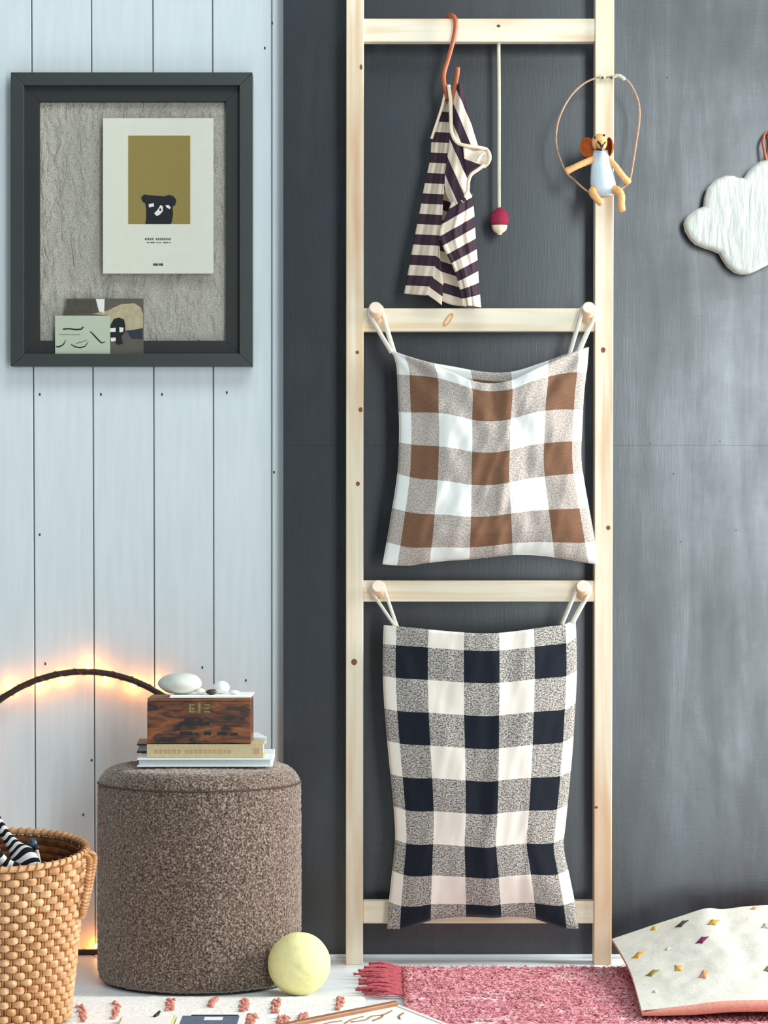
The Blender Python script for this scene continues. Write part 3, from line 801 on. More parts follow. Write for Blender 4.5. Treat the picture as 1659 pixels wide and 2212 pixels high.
chunk(catmull([P(1313, 342, TD + .004), P(1330, 360, TD + .010), P(1346, 381, TD + .010), P(1359, 395, TD + .004)], 3), [.0066, .0062, .0060, .0060, .0058, .0058, .0058, .0062, .0068, .0062])
chunk(catmull([P(1288, 408, TD + .004), P(1280, 415, TD + .020), P(1289, 429, TD + .032), P(1301, 441, TD + .032)], 3), [.0095, .0090, .0085, .0082, .0078, .0072, .0068, .0066, .0068, .0060])
chunk(catmull([P(1318, 408, TD + .004), P(1334, 412, TD + .020), P(1342, 424, TD + .030), P(1342, 442, TD + .030), P(1344, 456, TD + .034)], 3), [.0095, .0090, .0084, .0082, .0080, .0076, .0072, .0070, .0068, .0068, .0070, .0072, .0060])
V, F = [], []
for v, f in chunks:
    n = len(V); V += v; F += [tuple(i + n for i in q) for q in f]
bd = recalc(mobj('body', V, F, M['fur'], toy))
md = bd.modifiers.new('merge', 'REMESH'); md.mode = 'VOXEL'; md.voxel_size = 0.0013; md.use_smooth_shade = True
md = bd.modifiers.new('soften', 'SMOOTH'); md.iterations = 4; md.factor = 0.6
# ears: cupped discs
def ear(c, w, h, yaw, roll):
    V, F = [], []
    nr, na = 6, 24
    for layer, off in ((0, 0.0), (1, 0.003)):
        for j in range(nr + 1):
            r = max(j/nr, 0.02)
            for k in range(na):
                a = 2*math.pi*k/na
                x, z = w*r*math.cos(a), h*r*math.sin(a)
                y = -0.006*r*r + off*(1 - 0.85*r**4) + 0.003
                p = Vector((x*math.cos(roll) - z*math.sin(roll), y, x*math.sin(roll) + z*math.cos(roll)))
                V.append(c + Vector((p.x*math.cos(yaw) - p.y*math.sin(yaw), p.x*math.sin(yaw) + p.y*math.cos(yaw), p.z)))
    m = (nr+1)*na
    for l in (0, m):
        for j in range(nr):
            for k in range(na):
                q = (l+j*na+k, l+j*na+(k+1) % na, l+(j+1)*na+(k+1) % na, l+(j+1)*na+k)
                F.append(q if l == 0 else tuple(reversed(q)))
    for k in range(na):
        F.append((nr*na+k, nr*na+(k+1) % na, m+nr*na+(k+1) % na, m+nr*na+k))
    F.append(tuple(range(na))); F.append(tuple(m + k for k in range(na-1, -1, -1)))
    return recalc(mobj('ear', V, F, M['ear'], toy))
ear(P(1268, 319, TD + 0.004), 0.0155, 0.0185, R(18), R(6))
ear(P(1318, 318, TD + 0.002), 0.0155, 0.0180, R(-72), R(-6))
# romper front over the body
V, F = [], []
nu, nv = 24, 30
ctr = [(1297, 326), (1298, 345), (1300, 370), (1302, 395), (1303, 412), (1303, 424)]
for j in range(nv + 1):
    t = j/nv
    c = pl(tuple(ctr), t)
    r = interp([0, .2, .45, .7, .86, .96, 1], [.0118, .0158, .0196, .0222, .0222, .0175, .010], t)
    for i in range(nu + 1):
        a = R(-168) + R(156)*i/nu
        V.append(P(c.x, c.y, TD) + Vector((r*math.cos(a), r*math.sin(a)*1.05, 0)))
for j in range(nv):
    for i in range(nu):
        q = j*(nu+1)+i; F.append((q, q+1, q+nu+2, q+nu+1))
rp = mobj('romper', V, F, M['romper'], toy)
md = rp.modifiers.new('cloth_thickness', 'SOLIDIFY'); md.thickness = 0.0016
for px, py in ((1285, 297), (1305, 292)):
    ell('eye', P(px, py, TD + (0.0185 if px < 1290 else 0.0165)), (0.0020, 0.0024, 0.0024), M['black'], toy, 10, 8)
for pts in ([(1291, 305), (1297, 312), (1300, 318)], [(1308, 307), (1303, 312), (1300, 318)], [(1300, 317), (1299, 324), (1288, 322)]):
    tube('stitched_nose', [P(x, y, TD + 0.0335 - 0.0008*abs(x-1299)) for x, y in pts], [0.0013, 0.0020, 0.0015], M['black'], toy, 8)

# ---------------------------------------------------------------- cloud
cl = thing('felt_cloud', P(1665, 590, 0.0), 'white puffy cloud wall ornament hung by a copper strap on the dark wall', 'ornament')
co = [(1480, 480), (1483, 470), (1490, 462), (1505, 451), (1523, 444), (1525, 424), (1531, 403), (1546, 387), (1567, 378), (1583, 378), (1596, 382), (1609, 383), (1617, 370), (1627, 358), (1642, 348), (1659, 343),
      (1680, 343), (1700, 350), (1716, 364), (1740, 364), (1768, 376), (1786, 398), (1790, 428), (1816, 436), (1836, 458), (1838, 490), (1820, 516), (1790, 526), (1778, 552), (1752, 570), (1722, 568), (1698, 556),
      (1675, 563), (1655, 574), (1635, 584), (1619, 590), (1603, 590), (1590, 586), (1575, 574), (1564, 558), (1557, 545), (1541, 538), (1521, 532), (1505, 525), (1493, 513), (1483, 496)]
CD = 0.052
plate('cloud_body', [(P(x, y, CD).x, P(x, y, CD).z) for x, y in co], -CD, -0.018, M['cloud'], cl, 0.0085, seg=4)
q = catmull([P(1656, 350, 0.045), P(1651, 325, 0.040), P(1648, 305, 0.034), P(1654, 289, 0.022), P(1662, 288, 0.022), P(1668, 304, 0.03), P(1666, 325, 0.036), P(1660, 350, 0.044)], 6)
tube('strap', q, [0.0026]*len(q), M['copper'], cl, 8, flat=1.8)
tube('nail', [P(1658, 291, -0.001), P(1658, 291, 0.030)], [0.002, 0.002], M['hole'], cl, 8)
box('spacer', (P(1610, 0, 0).x, -0.018, P(0, 480, 0).z), (P(1690, 0, 0).x, -0.0005, P(0, 440, 0).z), M['cloud'], cl)

# ---------------------------------------------------------------- checked bags
def bag(root, front_top, back_top, bottom, left, right, sfn, vfn, mat, dmid, puff, wr, seed):
    def wrinkle(s, t):
        a = 1.6*mnoise.noise(Vector((s*5 + seed, t*2.2, 1.3))) + 0.8*mnoise.noise(Vector((s*13 + seed, t*7, 4.1)))
        edge = min(1, 6*s, 6*(1-s))
        a += 0.9*math.exp(-((s-0.56-0.03*math.sin(t*5))**2)*900) - 0.8*math.exp(-((s-0.515)**2)*700)*(0.5+0.5*math.sin(t*9+seed)) + 0.5*mnoise.noise(Vector((s*26+t*9, t*4+seed, 6)))
        return wr*a*edge
    def belly(s, t):
        return (max(0, math.sin(math.pi*s))**0.55) * (1 - 0.0*t) * (min(1, (1-t)*7))**0.5
    def dir_fold(s, t):
        # pulls running from both loops down towards the middle
        k = 0
        for x0 in (0.0, 1.0):
            ang = math.atan2(t + 0.02, abs(s - x0) + 0.02)
            k += 0.5*math.sin(ang*9)*math.exp(-((s-x0)**2 + t*t)*7)
        return k*wr*1.6*min(1, 8*s, 8*(1-s))
    V, F, U = coons(front_top, bottom, left, right, 64, 84, lambda s, t: dmid + puff*belly(s, t) + wrinkle(s, t) + dir_fold(s, t), lambda s, t: (sfn(s), vfn(s, t)))
    f = mobj('front_panel', V, F, mat, root, True, U)
    md = f.modifiers.new('cloth_thickness', 'SOLIDIFY'); md.thickness = 0.0011; md.offset = -1
    V, F, U = coons(back_top, bottom, left, right, 40, 50, lambda s, t: dmid - 0.55*puff*belly(s, t), lambda s, t: (sfn(s) + 0.0, vfn(s, t)))
    b = mobj('back_panel', V, F, mat, root, True, U)
    md = b.modifiers.new('cloth_thickness', 'SOLIDIFY'); md.thickness = 0.0011; md.offset = 1
    return f, b
def ribbon(name, pts, wpx, parent, dirs=None):
    """flat tape through world points; width runs along dirs"""
    q = catmull(pts, 6)
    n = len(q)
    V, F = [], []
    for i, p in enumerate(q):
        f = i/(n-1)
        d = dirs[0].lerp(dirs[1], f) if dirs else Vector((0, 1, 0))
        t = (q[min(i+1, n-1)] - q[max(i-1, 0)]).normalized()
        d = (d - t*d.dot(t)).normalized()
        nn = t.cross(d)*0.0008
        w = wpx*0.00043
        V += [p + d*w + nn, p - d*w + nn, p - d*w - nn, p + d*w - nn]
    for i in range(n-1):
        for k in range(4):
            F.append((4*i+k, 4*i+(k+1) % 4, 4*i+4+(k+1) % 4, 4*i+4+k))
    F += [(3, 2, 1, 0), (4*n-4, 4*n-3, 4*n-2, 4*n-1)]
    return recalc(mobj(name, V, F, M['strap'], parent, True))
def loop_strap(parent, peg, dpeg, lo_l, lo_r, dl, wl_, wr_, side):
    s, e = pegs[peg]
    f = (dpeg - 0.080)/0.044
    c = s.lerp(e, f); r = 0.0126
    ptsL = [P(*lo_l, dl), P(*lo_l, dl).lerp(c + Vector((-r, 0, -0.004)), 0.55), c + Vector((-r, 0, -0.003)), c + Vector((-r*0.72, 0, r*0.72)), c + Vector((0, 0, r))]
    ptsR = [c + Vector((0, 0, r)), c + Vector((r*0.72, 0, r*0.72)), c + Vector((r, 0, -0.003)), P(*lo_r, dl + .002).lerp(c + Vector((r, 0, -0.004)), 0.55), P(*lo_r, dl + .002)]
    q = catmull(ptsL[:-1] + ptsR, 1)
    dirs = (Vector((0.75, -0.6, 0.3)), Vector((1.0, -0.25, 0.35)))
    V = ptsL[:-1] + ptsR
    return ribbon('strap', V, (wl_ + wr_)/2, parent, dirs)

b1 = thing('tan_checked_bag', P(1060, 1222, 0.115), 'tan and white checked linen hanging bag looped over the upper pair of pegs', 'bag', None)
ft = [(845, 757), (880, 770), (930, 786), (980, 806), (1020, 822), (1060, 828), (1105, 821), (1150, 800), (1195, 780), (1235, 763), (1272, 750)]
bt = [(845, 756), (880, 768), (930, 782), (980, 791), (1030, 800), (1075, 804), (1115, 800), (1160, 786), (1200, 772), (1238, 758), (1272, 749)]
bo = [(826, 1219), (850, 1221), (882, 1222), (920, 1217), (960, 1212), (1000, 1210), (1030, 1207), (1070, 1203), (1110, 1199), (1160, 1200), (1210, 1206), (1255, 1214), (1295, 1220)]
le = [(845, 757), (856, 790), (859, 850), (862, 920), (860, 1000), (854, 1055), (845, 1110), (836, 1165), (826, 1219)]
ri = [(1272, 750), (1269, 790), (1262, 850), (1258, 920), (1256, 990), (1264, 1050), (1275, 1110), (1285, 1165), (1295, 1220)]
sx = ([0, .0675, .2175, .4, .6, .7925, .95, 1], [0.55, 1, 2, 3, 4, 5, 6, 6.4])
vc = ([0, .048, .22, .397, .582, .762, .934, 1], [.72, 1, 2, 3, 4, 5, 6, 6.45])
ve = ([0, .115, .29, .43, .575, .735, .895, 1], [.4, 1, 2, 3, 4, 5, 6, 6.6])
def v1(s, t):
    w = (2*s - 1)**2
    return (1-w)*interp(*vc, t) + w*interp(*ve, t)
bag(b1, ft, bt, bo, le, ri, lambda s: interp(*sx, s), v1, M['brownbag'], 0.112, 0.034, 0.0062, 2.0)
loop_strap(b1, 'a', 0.104, (846, 762), (852, 764), 0.114, 9, 11, -1)
loop_strap(b1, 'b', 0.104, (1228, 772), (1246, 770), 0.122, 9, 13, 1)

b2 = thing('black_checked_bag', P(1040, 2007, 0.112), 'black and cream checked cotton hanging bag looped over the lower pair of pegs', 'bag', None)
ft = [(829, 1350), (857, 1353), (900, 1357), (950, 1362), (1000, 1366), (1045, 1368), (1090, 1366), (1140, 1360), (1180, 1354), (1222, 1348), (1243, 1334)]
bt = [(828, 1312), (857, 1340), (900, 1352), (950, 1357), (1000, 1360), (1045, 1361), (1090, 1360), (1140, 1355), (1180, 1350), (1215, 1344), (1242, 1326)]
bo = [(836, 2006), (854, 2007), (872, 2006), (900, 1999), (935, 1987), (985, 1981), (1030, 1981), (1065, 1983), (1100, 1980), (1150, 1984), (1185, 1995), (1218, 2005), (1250, 2006)]
le = [(829, 1350), (827, 1400), (827, 1460), (831, 1540), (838, 1620), (846, 1700), (852, 1770), (853, 1820), (846, 1890), (840, 1950), (836, 2006)]
ri = [(1243, 1334), (1246, 1400), (1246, 1460), (1242, 1540), (1237, 1620), (1230, 1700), (1222, 1780), (1218, 1830), (1230, 1890), (1242, 1950), (1250, 2006)]
sx2 = ([0, .066, .230, .414, .595, .775, .938, 1], [0.6, 1, 2, 3, 4, 5, 6, 6.5])
vc2 = ([0, .062, .175, .290, .406, .520, .636, .752, .862, .957, 1], [.42, 1, 2, 3, 4, 5, 6, 7, 8, 9, 9.4])
ve2 = ([0, .062, .168, .275, .380, .490, .597, .706, .808, .912, 1], [.42, 1, 2, 3, 4, 5, 6, 7, 8, 9, 9.85])
def v2(s, t):
    w = (2*s - 1)**2
    return (1-w)*interp(*vc2, t) + w*interp(*ve2, t)
bag(b2, ft, bt, bo, le, ri, lambda s: interp(*sx2, s), v2, M['blackbag'], 0.112, 0.032, 0.0030, 9.0)
loop_strap(b2, 'c', 0.104, (853, 1352), (858, 1354), 0.118, 6, 8, -1)
loop_strap(b2, 'd', 0.104, (1213, 1350), (1236, 1346), 0.122, 7, 15, 1)

# ---------------------------------------------------------------- stool
SD = 0.245
SX = P(431, 0, SD).x
SR = 219*S(SD)
SZ = 0.383
st = thing('boucle_stool', (SX, -SD, 0), 'round brown boucle pouffe stool standing on the floor by the white wall', 'stool')
prof = [(SR*0.94, 0.004), (SR*0.985, 0.010), (SR, 0.022)]
n = 200
for i in range(1, n): prof.append((SR*(1.0 + 0.004*math.sin(math.pi*i/n)), 0.022 + (SZ - 0.062)*i/n))
for i in range(0, 19):
    a = R(90)*i/18
    prof.append((SR - 0.038 + 0.038*math.cos(a), SZ - 0.038 + 0.038*math.sin(a) - (0.0022 if i == 6 else 0)))
for i in range(1, 70): prof.append(((SR - 0.038)*(1 - i/70) + 0.0012, SZ + 0.003*math.sin(math.pi*0.5*i/70)))
V, F = lathe_data(prof, (SX, -SD, 0), 520)
so = recalc(mobj('cover', V, F, M['boucle'], st))
tx = bpy.data.textures.new('boucle_nubs', 'VORONOI'); tx.noise_scale = 0.0062; tx.distance_metric = 'DISTANCE'; tx.noise_intensity = 1.0
md = so.modifiers.new('nubs', 'DISPLACE'); md.texture = tx; md.texture_coords = 'LOCAL'; md.strength = -0.0036; md.mid_level = 0.35
ringp = [Vector((SX + (SR - 0.0006)*math.cos(a), -SD + (SR - 0.0006)*math.sin(a), SZ - 0.030)) for a in [2*math.pi*k/120 for k in range(120)]]
tube('seam', ringp, 0.0017, M['seam'], st, 6, True)
V, F = lathe_data([(SR*0.92, 0.0), (SR*0.92, 0.006)], (SX, -SD, 0), 64)
recalc(mobj('base_disc', V, F, M['black'], st, False))

# books and box on the stool
TOPZ = SZ + 0.0045
def book(name, x0, x1, dfront, depth, z0, th, cover, pages, label, rotz=0.0, group=None, spine_front=False):
    xc = (x0 + x1)/2
    o = thing(name, (xc, -dfront + depth/2, z0), label, 'book', group)
    a, b = x0, x1
    y0, y1 = -dfront, -dfront + depth
    def bx(nm, ax, ay, az, bx_, by, bz, m):
        p = [(ax, ay, az), (bx_, ay, az), (bx_, by, az), (ax, by, az), (ax, ay, bz), (bx_, ay, bz), (bx_, by, bz), (ax, by, bz)]
        c, s = math.cos(rotz), math.sin(rotz); cy = (y0 + y1)/2
        p = [(xc + (q[0]-xc)*c - (q[1]-cy)*s, cy + (q[0]-xc)*s + (q[1]-cy)*c, q[2]) for q in p]
        return hexa(nm, p, m, o, 0.0005, 1)
    ct = 0.0026
    bx('cover', a, y0, z0, b, y1, z0 + ct, cover)
    bx('cover', a, y0, z0 + th - ct, b, y1, z0 + th, cover)
    bx('page_block', a + 0.003, y0 + 0.003, z0 + ct, b - 0.003, y1 - 0.003, z0 + th - ct, pages)
    if spine_front: bx('spine', a, y0 - 0.0005, z0, b, y0 + 0.003, z0 + th, cover)
    else: bx('spine', a, y1 - 0.003, z0, b, y1, z0 + th, cover)
    return o
BD = 0.335
k = S(BD)
book('white_book', (294-829.5)*k, (586-829.5)*k, BD, 0.20, TOPZ, 0.0145, M['bookw'], M['pages'], 'wide white book at the bottom of the pile on the stool', R(1.0))
z1 = TOPZ + 0.0148
book('dark_book', (291-829.5)*S(0.222) + 0.001, (470-829.5)*S(0.222), 0.222, 0.115, z1, 0.0165, M['bookd'], M['pages'], 'dark brown book poking out left from behind the beige book on the stool', R(3))
kb = S(0.325)
bgb = book('beige_book', (317-829.5)*kb, (569-829.5)*kb, 0.325, 0.098, z1, 0.0240, M['bookb'], M['pages'], 'thick beige cloth book with rust lettering under the wooden box', 0, None, True)
x = 335
for w, gp in [(7, 2), (9, 2), (6, 2), (8, 2), (10, 2), (7, 9), (6, 2), (9, 2), (7, 2), (11, 2), (8, 2), (6, 2), (9, 2), (12, 2), (6, 2), (8, 22)]:
    a, b = P(x, 1628, 0.3257), P(x + w*0.8, 1618, 0.3257)
    box('spine_lettering', (a.x, a.y - 0.0002, z1 + 0.0085), (b.x, a.y + 0.0006, z1 + 0.0150), M['title'], bgb); x += w + gp
a, b = P(548, 1628, 0.3257), P(560, 1618, 0.3257)
box('spine_lettering', (a.x, a.y - 0.0002, z1 + 0.007), (b.x, a.y + 0.0006, z1 + 0.017), M['title'], bgb)
# a white paperback leaning behind the box
lean = thing('white_paperback', P(560, 1615, 0.20), 'slim white paperback lying at a slant behind the wooden box', 'book')
z2 = z1 + 0.0240
for nm, dz, th, m in (('cover', 0, .0022, M['bookw']), ('page_block', .0022, .0075, M['pages']), ('cover', .0097, .0022, M['bookw'])):
    q = []
    for zz in (z1 + 0.0167 + dz, z1 + 0.0167 + dz + th):
        q += [(-0.385, -0.219, zz), ((576-829.5)*S(0.219), -0.219, zz), ((556-829.5)*S(0.112), -0.112, zz), (-0.405, -0.112, zz)]
    hexa(nm, q, m, lean, 0.0004, 1)

XD = 0.322
kx = S(XD)
xb0, xb1 = (318-829.5)*kx, (542-829.5)*kx
bxh = 0.081
wb_ = thing('wooden_box', ((xb0+xb1)/2, -XD + 0.05, z2), 'old stained wooden box with faded lettering on top of the books', 'box')
box('box_body', (xb0, -XD, z2 + 0.0004), (xb1, -XD + 0.095, z2 + bxh - 0.006), M['box'], wb_, 0.0012, 2)
box('lid', (xb0 + 0.0005, -XD + 0.0005, z2 + bxh - 0.0055), (xb1 - 0.0005, -XD + 0.095, z2 + bxh), M['boxt'], wb_, 0.0012, 2)
def mk(px0, py0, px1, py1, m):
    a, b = P(px0, py1, XD), P(px1, py0, XD)
    box('faded_lettering', (a.x, -XD - 0.0003, a.z), (b.x, -XD + 0.001, b.z), m, wb_)
for q in ((408, 1521, 412, 1539), (412, 1521, 420, 1524), (414, 1529, 420, 1533), (412, 1536, 420, 1539), (428, 1519, 433, 1540), (441, 1521, 453, 1524), (441, 1529, 452, 1532), (441, 1536, 454, 1539)):
    mk(*q, M['greenmark'])
for q in ((388, 1559, 404, 1567), (406, 1558, 426, 1567), (432, 1560, 440, 1568), (442, 1559, 452, 1567), (388, 1580, 416, 1588), (420, 1583, 428, 1588), (440, 1580, 456, 1588), (470, 1581, 492, 1588), (496, 1583, 514, 1589)):
    mk(*q, M['darkmark'])
z3 = z2 + bxh
lf = thing('white_leaflet', ((xb0+xb1)/2 + .02, -XD + 0.04, z3), 'white folded leaflet under the pebbles on the wooden box', 'paper')
ka = S(XD + 0.002)
p8 = [((366-829.5)*ka, -XD - 0.003, z3 + .0003), ((541-829.5)*ka, -XD + 0.004, z3 + .0003), ((543-829.5)*ka, -XD + 0.085, z3 + .0003), ((385-829.5)*ka, -XD + 0.085, z3 + .0003)]
hexa('leaf', p8 + [(x, y, z + 0.0022) for x, y, z in p8], M['bookw'], lf, 0.0003, 1)
hexa('leaf', [(x + .001, y + .002, z + 0.0023) for x, y, z in p8] + [(x + .001, y + .002, z + 0.0048) for x, y, z in p8], M['paper'], lf, 0.0003, 1)
z4 = z3 + 0.0052
def pebble(px, w, h, dd, mat, label, shape=0.0, dep=None, zb=None, name='pebble'):
    k = S(dd)
    zb = z4 if zb is None else zb
    rx, rz = w*k/2, h*k/2
    c = Vector(((px-829.5)*k, -dd, zb + rz))
    def fn(v, q):
        return Vector((q.x, q.y, q.z*(1 + shape*v.x) + 0.06*rz*mnoise.noise(v*1.7 + Vector((px, 0, 0)))))
    o = ell(name, c, (rx, dep or rx*0.8, rz), mat, None, 28, 18, fn, loc=(c.x, c.y, zb))
    return tag(o, label, 'stone', 'stones on the wooden box')
pebble(388, 96, 46, 0.295, M['pebble'], 'large pale egg-shaped pebble on the left of the wooden box', 0.10, 0.028)
pebble(434, 19, 13, 0.305, M['pebblew'], 'tiny white pebble between the large pebble and the round one')
pebble(478, 37, 28, 0.290, M['pebblew'], 'round white pebble on the right half of the wooden box')
pebble(456, 24, 12, 0.312, M['shell'], 'dark speckled shell lying left of the round white pebble', 0.2, None, None, 'shell')
pebble(506, 24, 9, 0.300, M['pebblew'], 'small flat white shell right of the round pebble', 0, None, None, 'shell')

# ---------------------------------------------------------------- ring lamp with fairy lights
HD = -0.020
hr = 303*S(HD)
hc = P(182, 1747, HD)
hc.z = hr + 0.0065
rl = thing('ring_lamp', (hc.x, hc.y, 0), 'dark willow hoop wound with glowing warm fairy lights leaning on the white wall', 'lamp')
pts = [hc + Vector((math.cos(a)*hr*(1 + 0.004*math.sin(3*a)), 0.002*math.sin(5*a), math.sin(a)*hr)) for a in [2*math.pi*k/140 for k in range(140)]]
tube('hoop', pts, 0.0058, M['hoop'], rl, 12, True)
pts = []
for k in range(600):
    a = 2*math.pi*k/600
    b = a*46
    pts.append(hc + Vector((math.cos(a)*(hr + 0.0066*math.cos(b)), 0.0066*math.sin(b), math.sin(a)*(hr + 0.0066*math.cos(b)))))
tube('light_wire', pts, 0.0006, M['cable'], rl, 5, True)
angs = []
for px, py, side in ((22, 1484, 1), (82, 1476, -1), (133, 1457, -1), (190, 1427, 1), (226, 1456, -1), (289, 1466, -1), (344, 1468, 1)):
    angs.append((math.atan2(-(py - 1747), px - 182), side))
a = angs[-1][0] - R(13)
while a > angs[0][0] - R(360) + R(9):
    angs.append((a, 1 if len(angs) % 3 == 0 else -1)); a -= R(13.2)
for a, side in angs:
    rr = hr + 0.0100*side
    c = hc + Vector((math.cos(a)*rr, 0.004, math.sin(a)*rr))
    if c.z < 0.006: c.z = 0.006
    ell('bulb', c, (0.0034, 0.0034, 0.0042), M['bulb'], rl, 10, 8)
    ldta = bpy.data.lights.new('bulb_glow', 'POINT')
    ldta.energy = 0.055; ldta.color = (1.0, 0.24, 0.025); ldta.shadow_soft_size = 0.0036
    lo = bpy.data.objects.new('bulb_glow', ldta)
    lo.parent = rl
    lo.location = c - Vector(rl.location) + Vector((0, 0.009, 0))
    COL.objects.link(lo)

# ---------------------------------------------------------------- basket
BKD = 0.68
kk = S(BKD)
BX = (-3 - 829.5)*kk
BZ = P(0, 1838, BKD).z
bk = thing('wicker_basket', (BX, -BKD, 0), 'tall honey rattan woven basket with a side handle at the lower left', 'basket')
def brad(z): return interp([0, BZ], [0.1115, 0.1405], z)
def zlift(a, z): return z + (z/BZ)*0.0145*math.sin(a)           # the rim dips towards us
NS, NR = 30, 22
hrow = (BZ - 0.0165)/NR
for r in range(NR):
    zc = 0.0115 + hrow*(r + 0.5)
    V, F = [], []
    n = NS*8
    for i in range(n):
        a = 2*math.pi*i/n
        w = math.cos(NS*a/1.0*1.0 + (math.pi if r % 2 else 0))
        w2 = math.copysign(abs(w)**0.7, w)
        off = 0.0042*w2
        ca, sa = math.cos(a), math.sin(a)
        th = 0.0011
        hh = hrow*(0.47 + 0.03*w)
        wob = 0.0005*mnoise.noise(Vector((a*7, r*3.3, 0)))
        R0 = brad(zc) + off
        for dr, dz in ((th*0.4, -hh), (th*1.7, -hh*0.45), (th*1.7, hh*0.45), (th*0.4, hh), (-th, hh), (-th, -hh)):
            V.append((BX + ca*(R0 + dr), -BKD + sa*(R0 + dr), zlift(a, zc + dz + wob)))
    for i in range(n):
        for k in range(6):
            F.append((i*6+k, ((i+1) % n)*6+k, ((i+1) % n)*6+(k+1) % 6, i*6+(k+1) % 6))
    recalc(mobj('weaver', V, F, M['rattan'], bk, True))
stake_me = {}
for s_ in range(NS*2):
    a = math.pi*s_/NS
    for da in (-0.018, 0.018):
        pts = []
        for j in range(6):
            z = 0.009 + (BZ - 0.011)*j/5
            r_ = brad(z)
            pts.append((BX + r_*math.cos(a+da), -BKD + r_*math.sin(a+da), zlift(a, z)))
        tube('stake', pts, 0.0019, M['rattand'], bk, 5)
def rimpts(dr, dz, n=140):
    return [Vector((BX + (brad(BZ)+dr)*math.cos(a), -BKD + (brad(BZ)+dr)*math.sin(a), zlift(a, BZ + dz))) for a in [2*math.pi*k/n for k in range(n)]]
tube('rim', rimpts(0.001, 0.001), 0.0050, M['rattan'], bk, 10, True)
pts = []
for k in range(900):
    a = 2*math.pi*k/900
    b = a*62
    r_ = brad(BZ) + 0.001 + 0.0054*math.cos(b)
    pts.append((BX + r_*math.cos(a), -BKD + r_*math.sin(a), zlift(a, BZ + 0.001 + 0.0054*math.sin(b))))
tube('rim_lashing', pts, 0.0018, M['rattand'], bk, 5, True)
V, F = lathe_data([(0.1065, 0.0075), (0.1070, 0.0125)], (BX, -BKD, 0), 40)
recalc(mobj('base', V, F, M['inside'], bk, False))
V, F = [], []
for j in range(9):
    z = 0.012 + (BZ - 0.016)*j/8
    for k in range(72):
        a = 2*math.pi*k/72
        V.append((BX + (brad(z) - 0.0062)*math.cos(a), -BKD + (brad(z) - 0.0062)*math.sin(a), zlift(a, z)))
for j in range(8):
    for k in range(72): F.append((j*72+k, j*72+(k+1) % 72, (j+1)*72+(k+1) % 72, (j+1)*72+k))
mobj('shade_liner', V, F, M['inside'], bk, True)  # added liner, its dark brown stands for shade inside and in the gaps
for r in range(NR - 10, NR):                # added inner weave rings, coloured darker for the shade below the rim
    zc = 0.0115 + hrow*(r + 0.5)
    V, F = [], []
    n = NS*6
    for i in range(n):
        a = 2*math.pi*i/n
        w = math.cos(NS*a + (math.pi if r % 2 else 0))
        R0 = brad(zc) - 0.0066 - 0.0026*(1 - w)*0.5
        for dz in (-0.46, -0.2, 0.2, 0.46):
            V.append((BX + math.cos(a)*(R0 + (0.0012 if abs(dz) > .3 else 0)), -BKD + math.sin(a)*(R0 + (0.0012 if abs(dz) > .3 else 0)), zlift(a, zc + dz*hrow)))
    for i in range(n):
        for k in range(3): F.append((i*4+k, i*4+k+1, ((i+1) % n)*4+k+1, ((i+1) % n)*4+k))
    mobj('shaded_inner_weaver', V, F, M['rattani'], bk, True)
# side handle folded down against the basket's right side
a0 = R(-6)
def hp(dz, dr, da): 
    z = BZ + dz
    return Vector((BX + (brad(z) + dr)*math.cos(a0 + da), -BKD + (brad(z) + dr)*math.sin(a0 + da), z))
hpts = catmull([hp(-0.004, 0.004, -0.13), hp(-0.010, 0.016, -0.12), hp(-0.050, 0.0150, -0.09), hp(-0.096, 0.010, -0.06), hp(-0.104, 0.0085, 0.0), hp(-0.096, 0.010, 0.06), hp(-0.050, 0.0150, 0.09), hp(-0.010, 0.016, 0.12), hp(-0.004, 0.004, 0.13)], 8)
tube('handle', hpts, 0.0046, M['rattan'], bk, 8)
q = []
for i in range(len(hpts)*6 - 6):
    f = i/6; i0 = int(f); p = hpts[i0].lerp(hpts[min(i0+1, len(hpts)-1)], f - i0)
    q.append(p + Vector((0.0048*math.cos(i*1.05), 0.0048*math.sin(i*1.05), 0)))
tube('handle_lashing', q, 0.0014, M['rattand'], bk, 5)

# things in the basket
sk = thing('striped_toy', (BX + 0.02, -BKD, 0.02), 'black and white striped stuffed toy poking out of the basket on the left', 'toy')
path = catmull([P(-22, 1745, 0.635), P(-4, 1778, 0.645), P(18, 1812, 0.655), P(38, 1838, 0.670), P(52, 1862, 0.680), P(66, 1925, 0.685), P(60, 2010, 0.685)], 8)
nn = len(path)
rad = [interp([0, .14, .30, .45, .6, .75, 1], [.012, .0085, .0085, .0125, .022, .028, .028], i/(nn-1)) for i in range(nn)]
V, F = tube_data(path, rad, 20, False, 0.6)
L = [0]
for i in range(1, nn): L.append(L[-1] + (path[i] - path[i-1]).length)
U = []
for i in range(nn):
    for k_ in range(20): U.append((k_/5, 2 + L[i]/0.0068 + 0.2*math.sin(k_)))
recalc(mobj('leg', V, F, M['toy'], sk, True, U))
path = catmull([P(-30, 1815, 0.695), P(-8, 1848, 0.700), P(12, 1868, 0.695), P(50, 1890, 0.690), P(60, 1960, 0.685)], 8)
nn = len(path)
V, F = tube_data(path, [0.011]*nn, 16, False, 0.7)
L = [0]
for i in range(1, nn): L.append(L[-1] + (path[i] - path[i-1]).length)
recalc(mobj('leg', V, F, M['toy'], sk, True, [(k_/5, 2 + L[i]/0.009) for i in range(nn) for k_ in range(16)]))
kb_ = thing('blue_knobbed_stick', (P(84, 0, 0.655).x, -0.56, 0.01), 'pale stick with a dark blue knob standing inside the basket', 'toy')
tube('stick', [P(78, 1829, 0.645), P(86, 1868, 0.655), P(102, 2000, 0.680), P(108, 2150, 0.695)], 0.0032, M['stick'], kb_, 10)
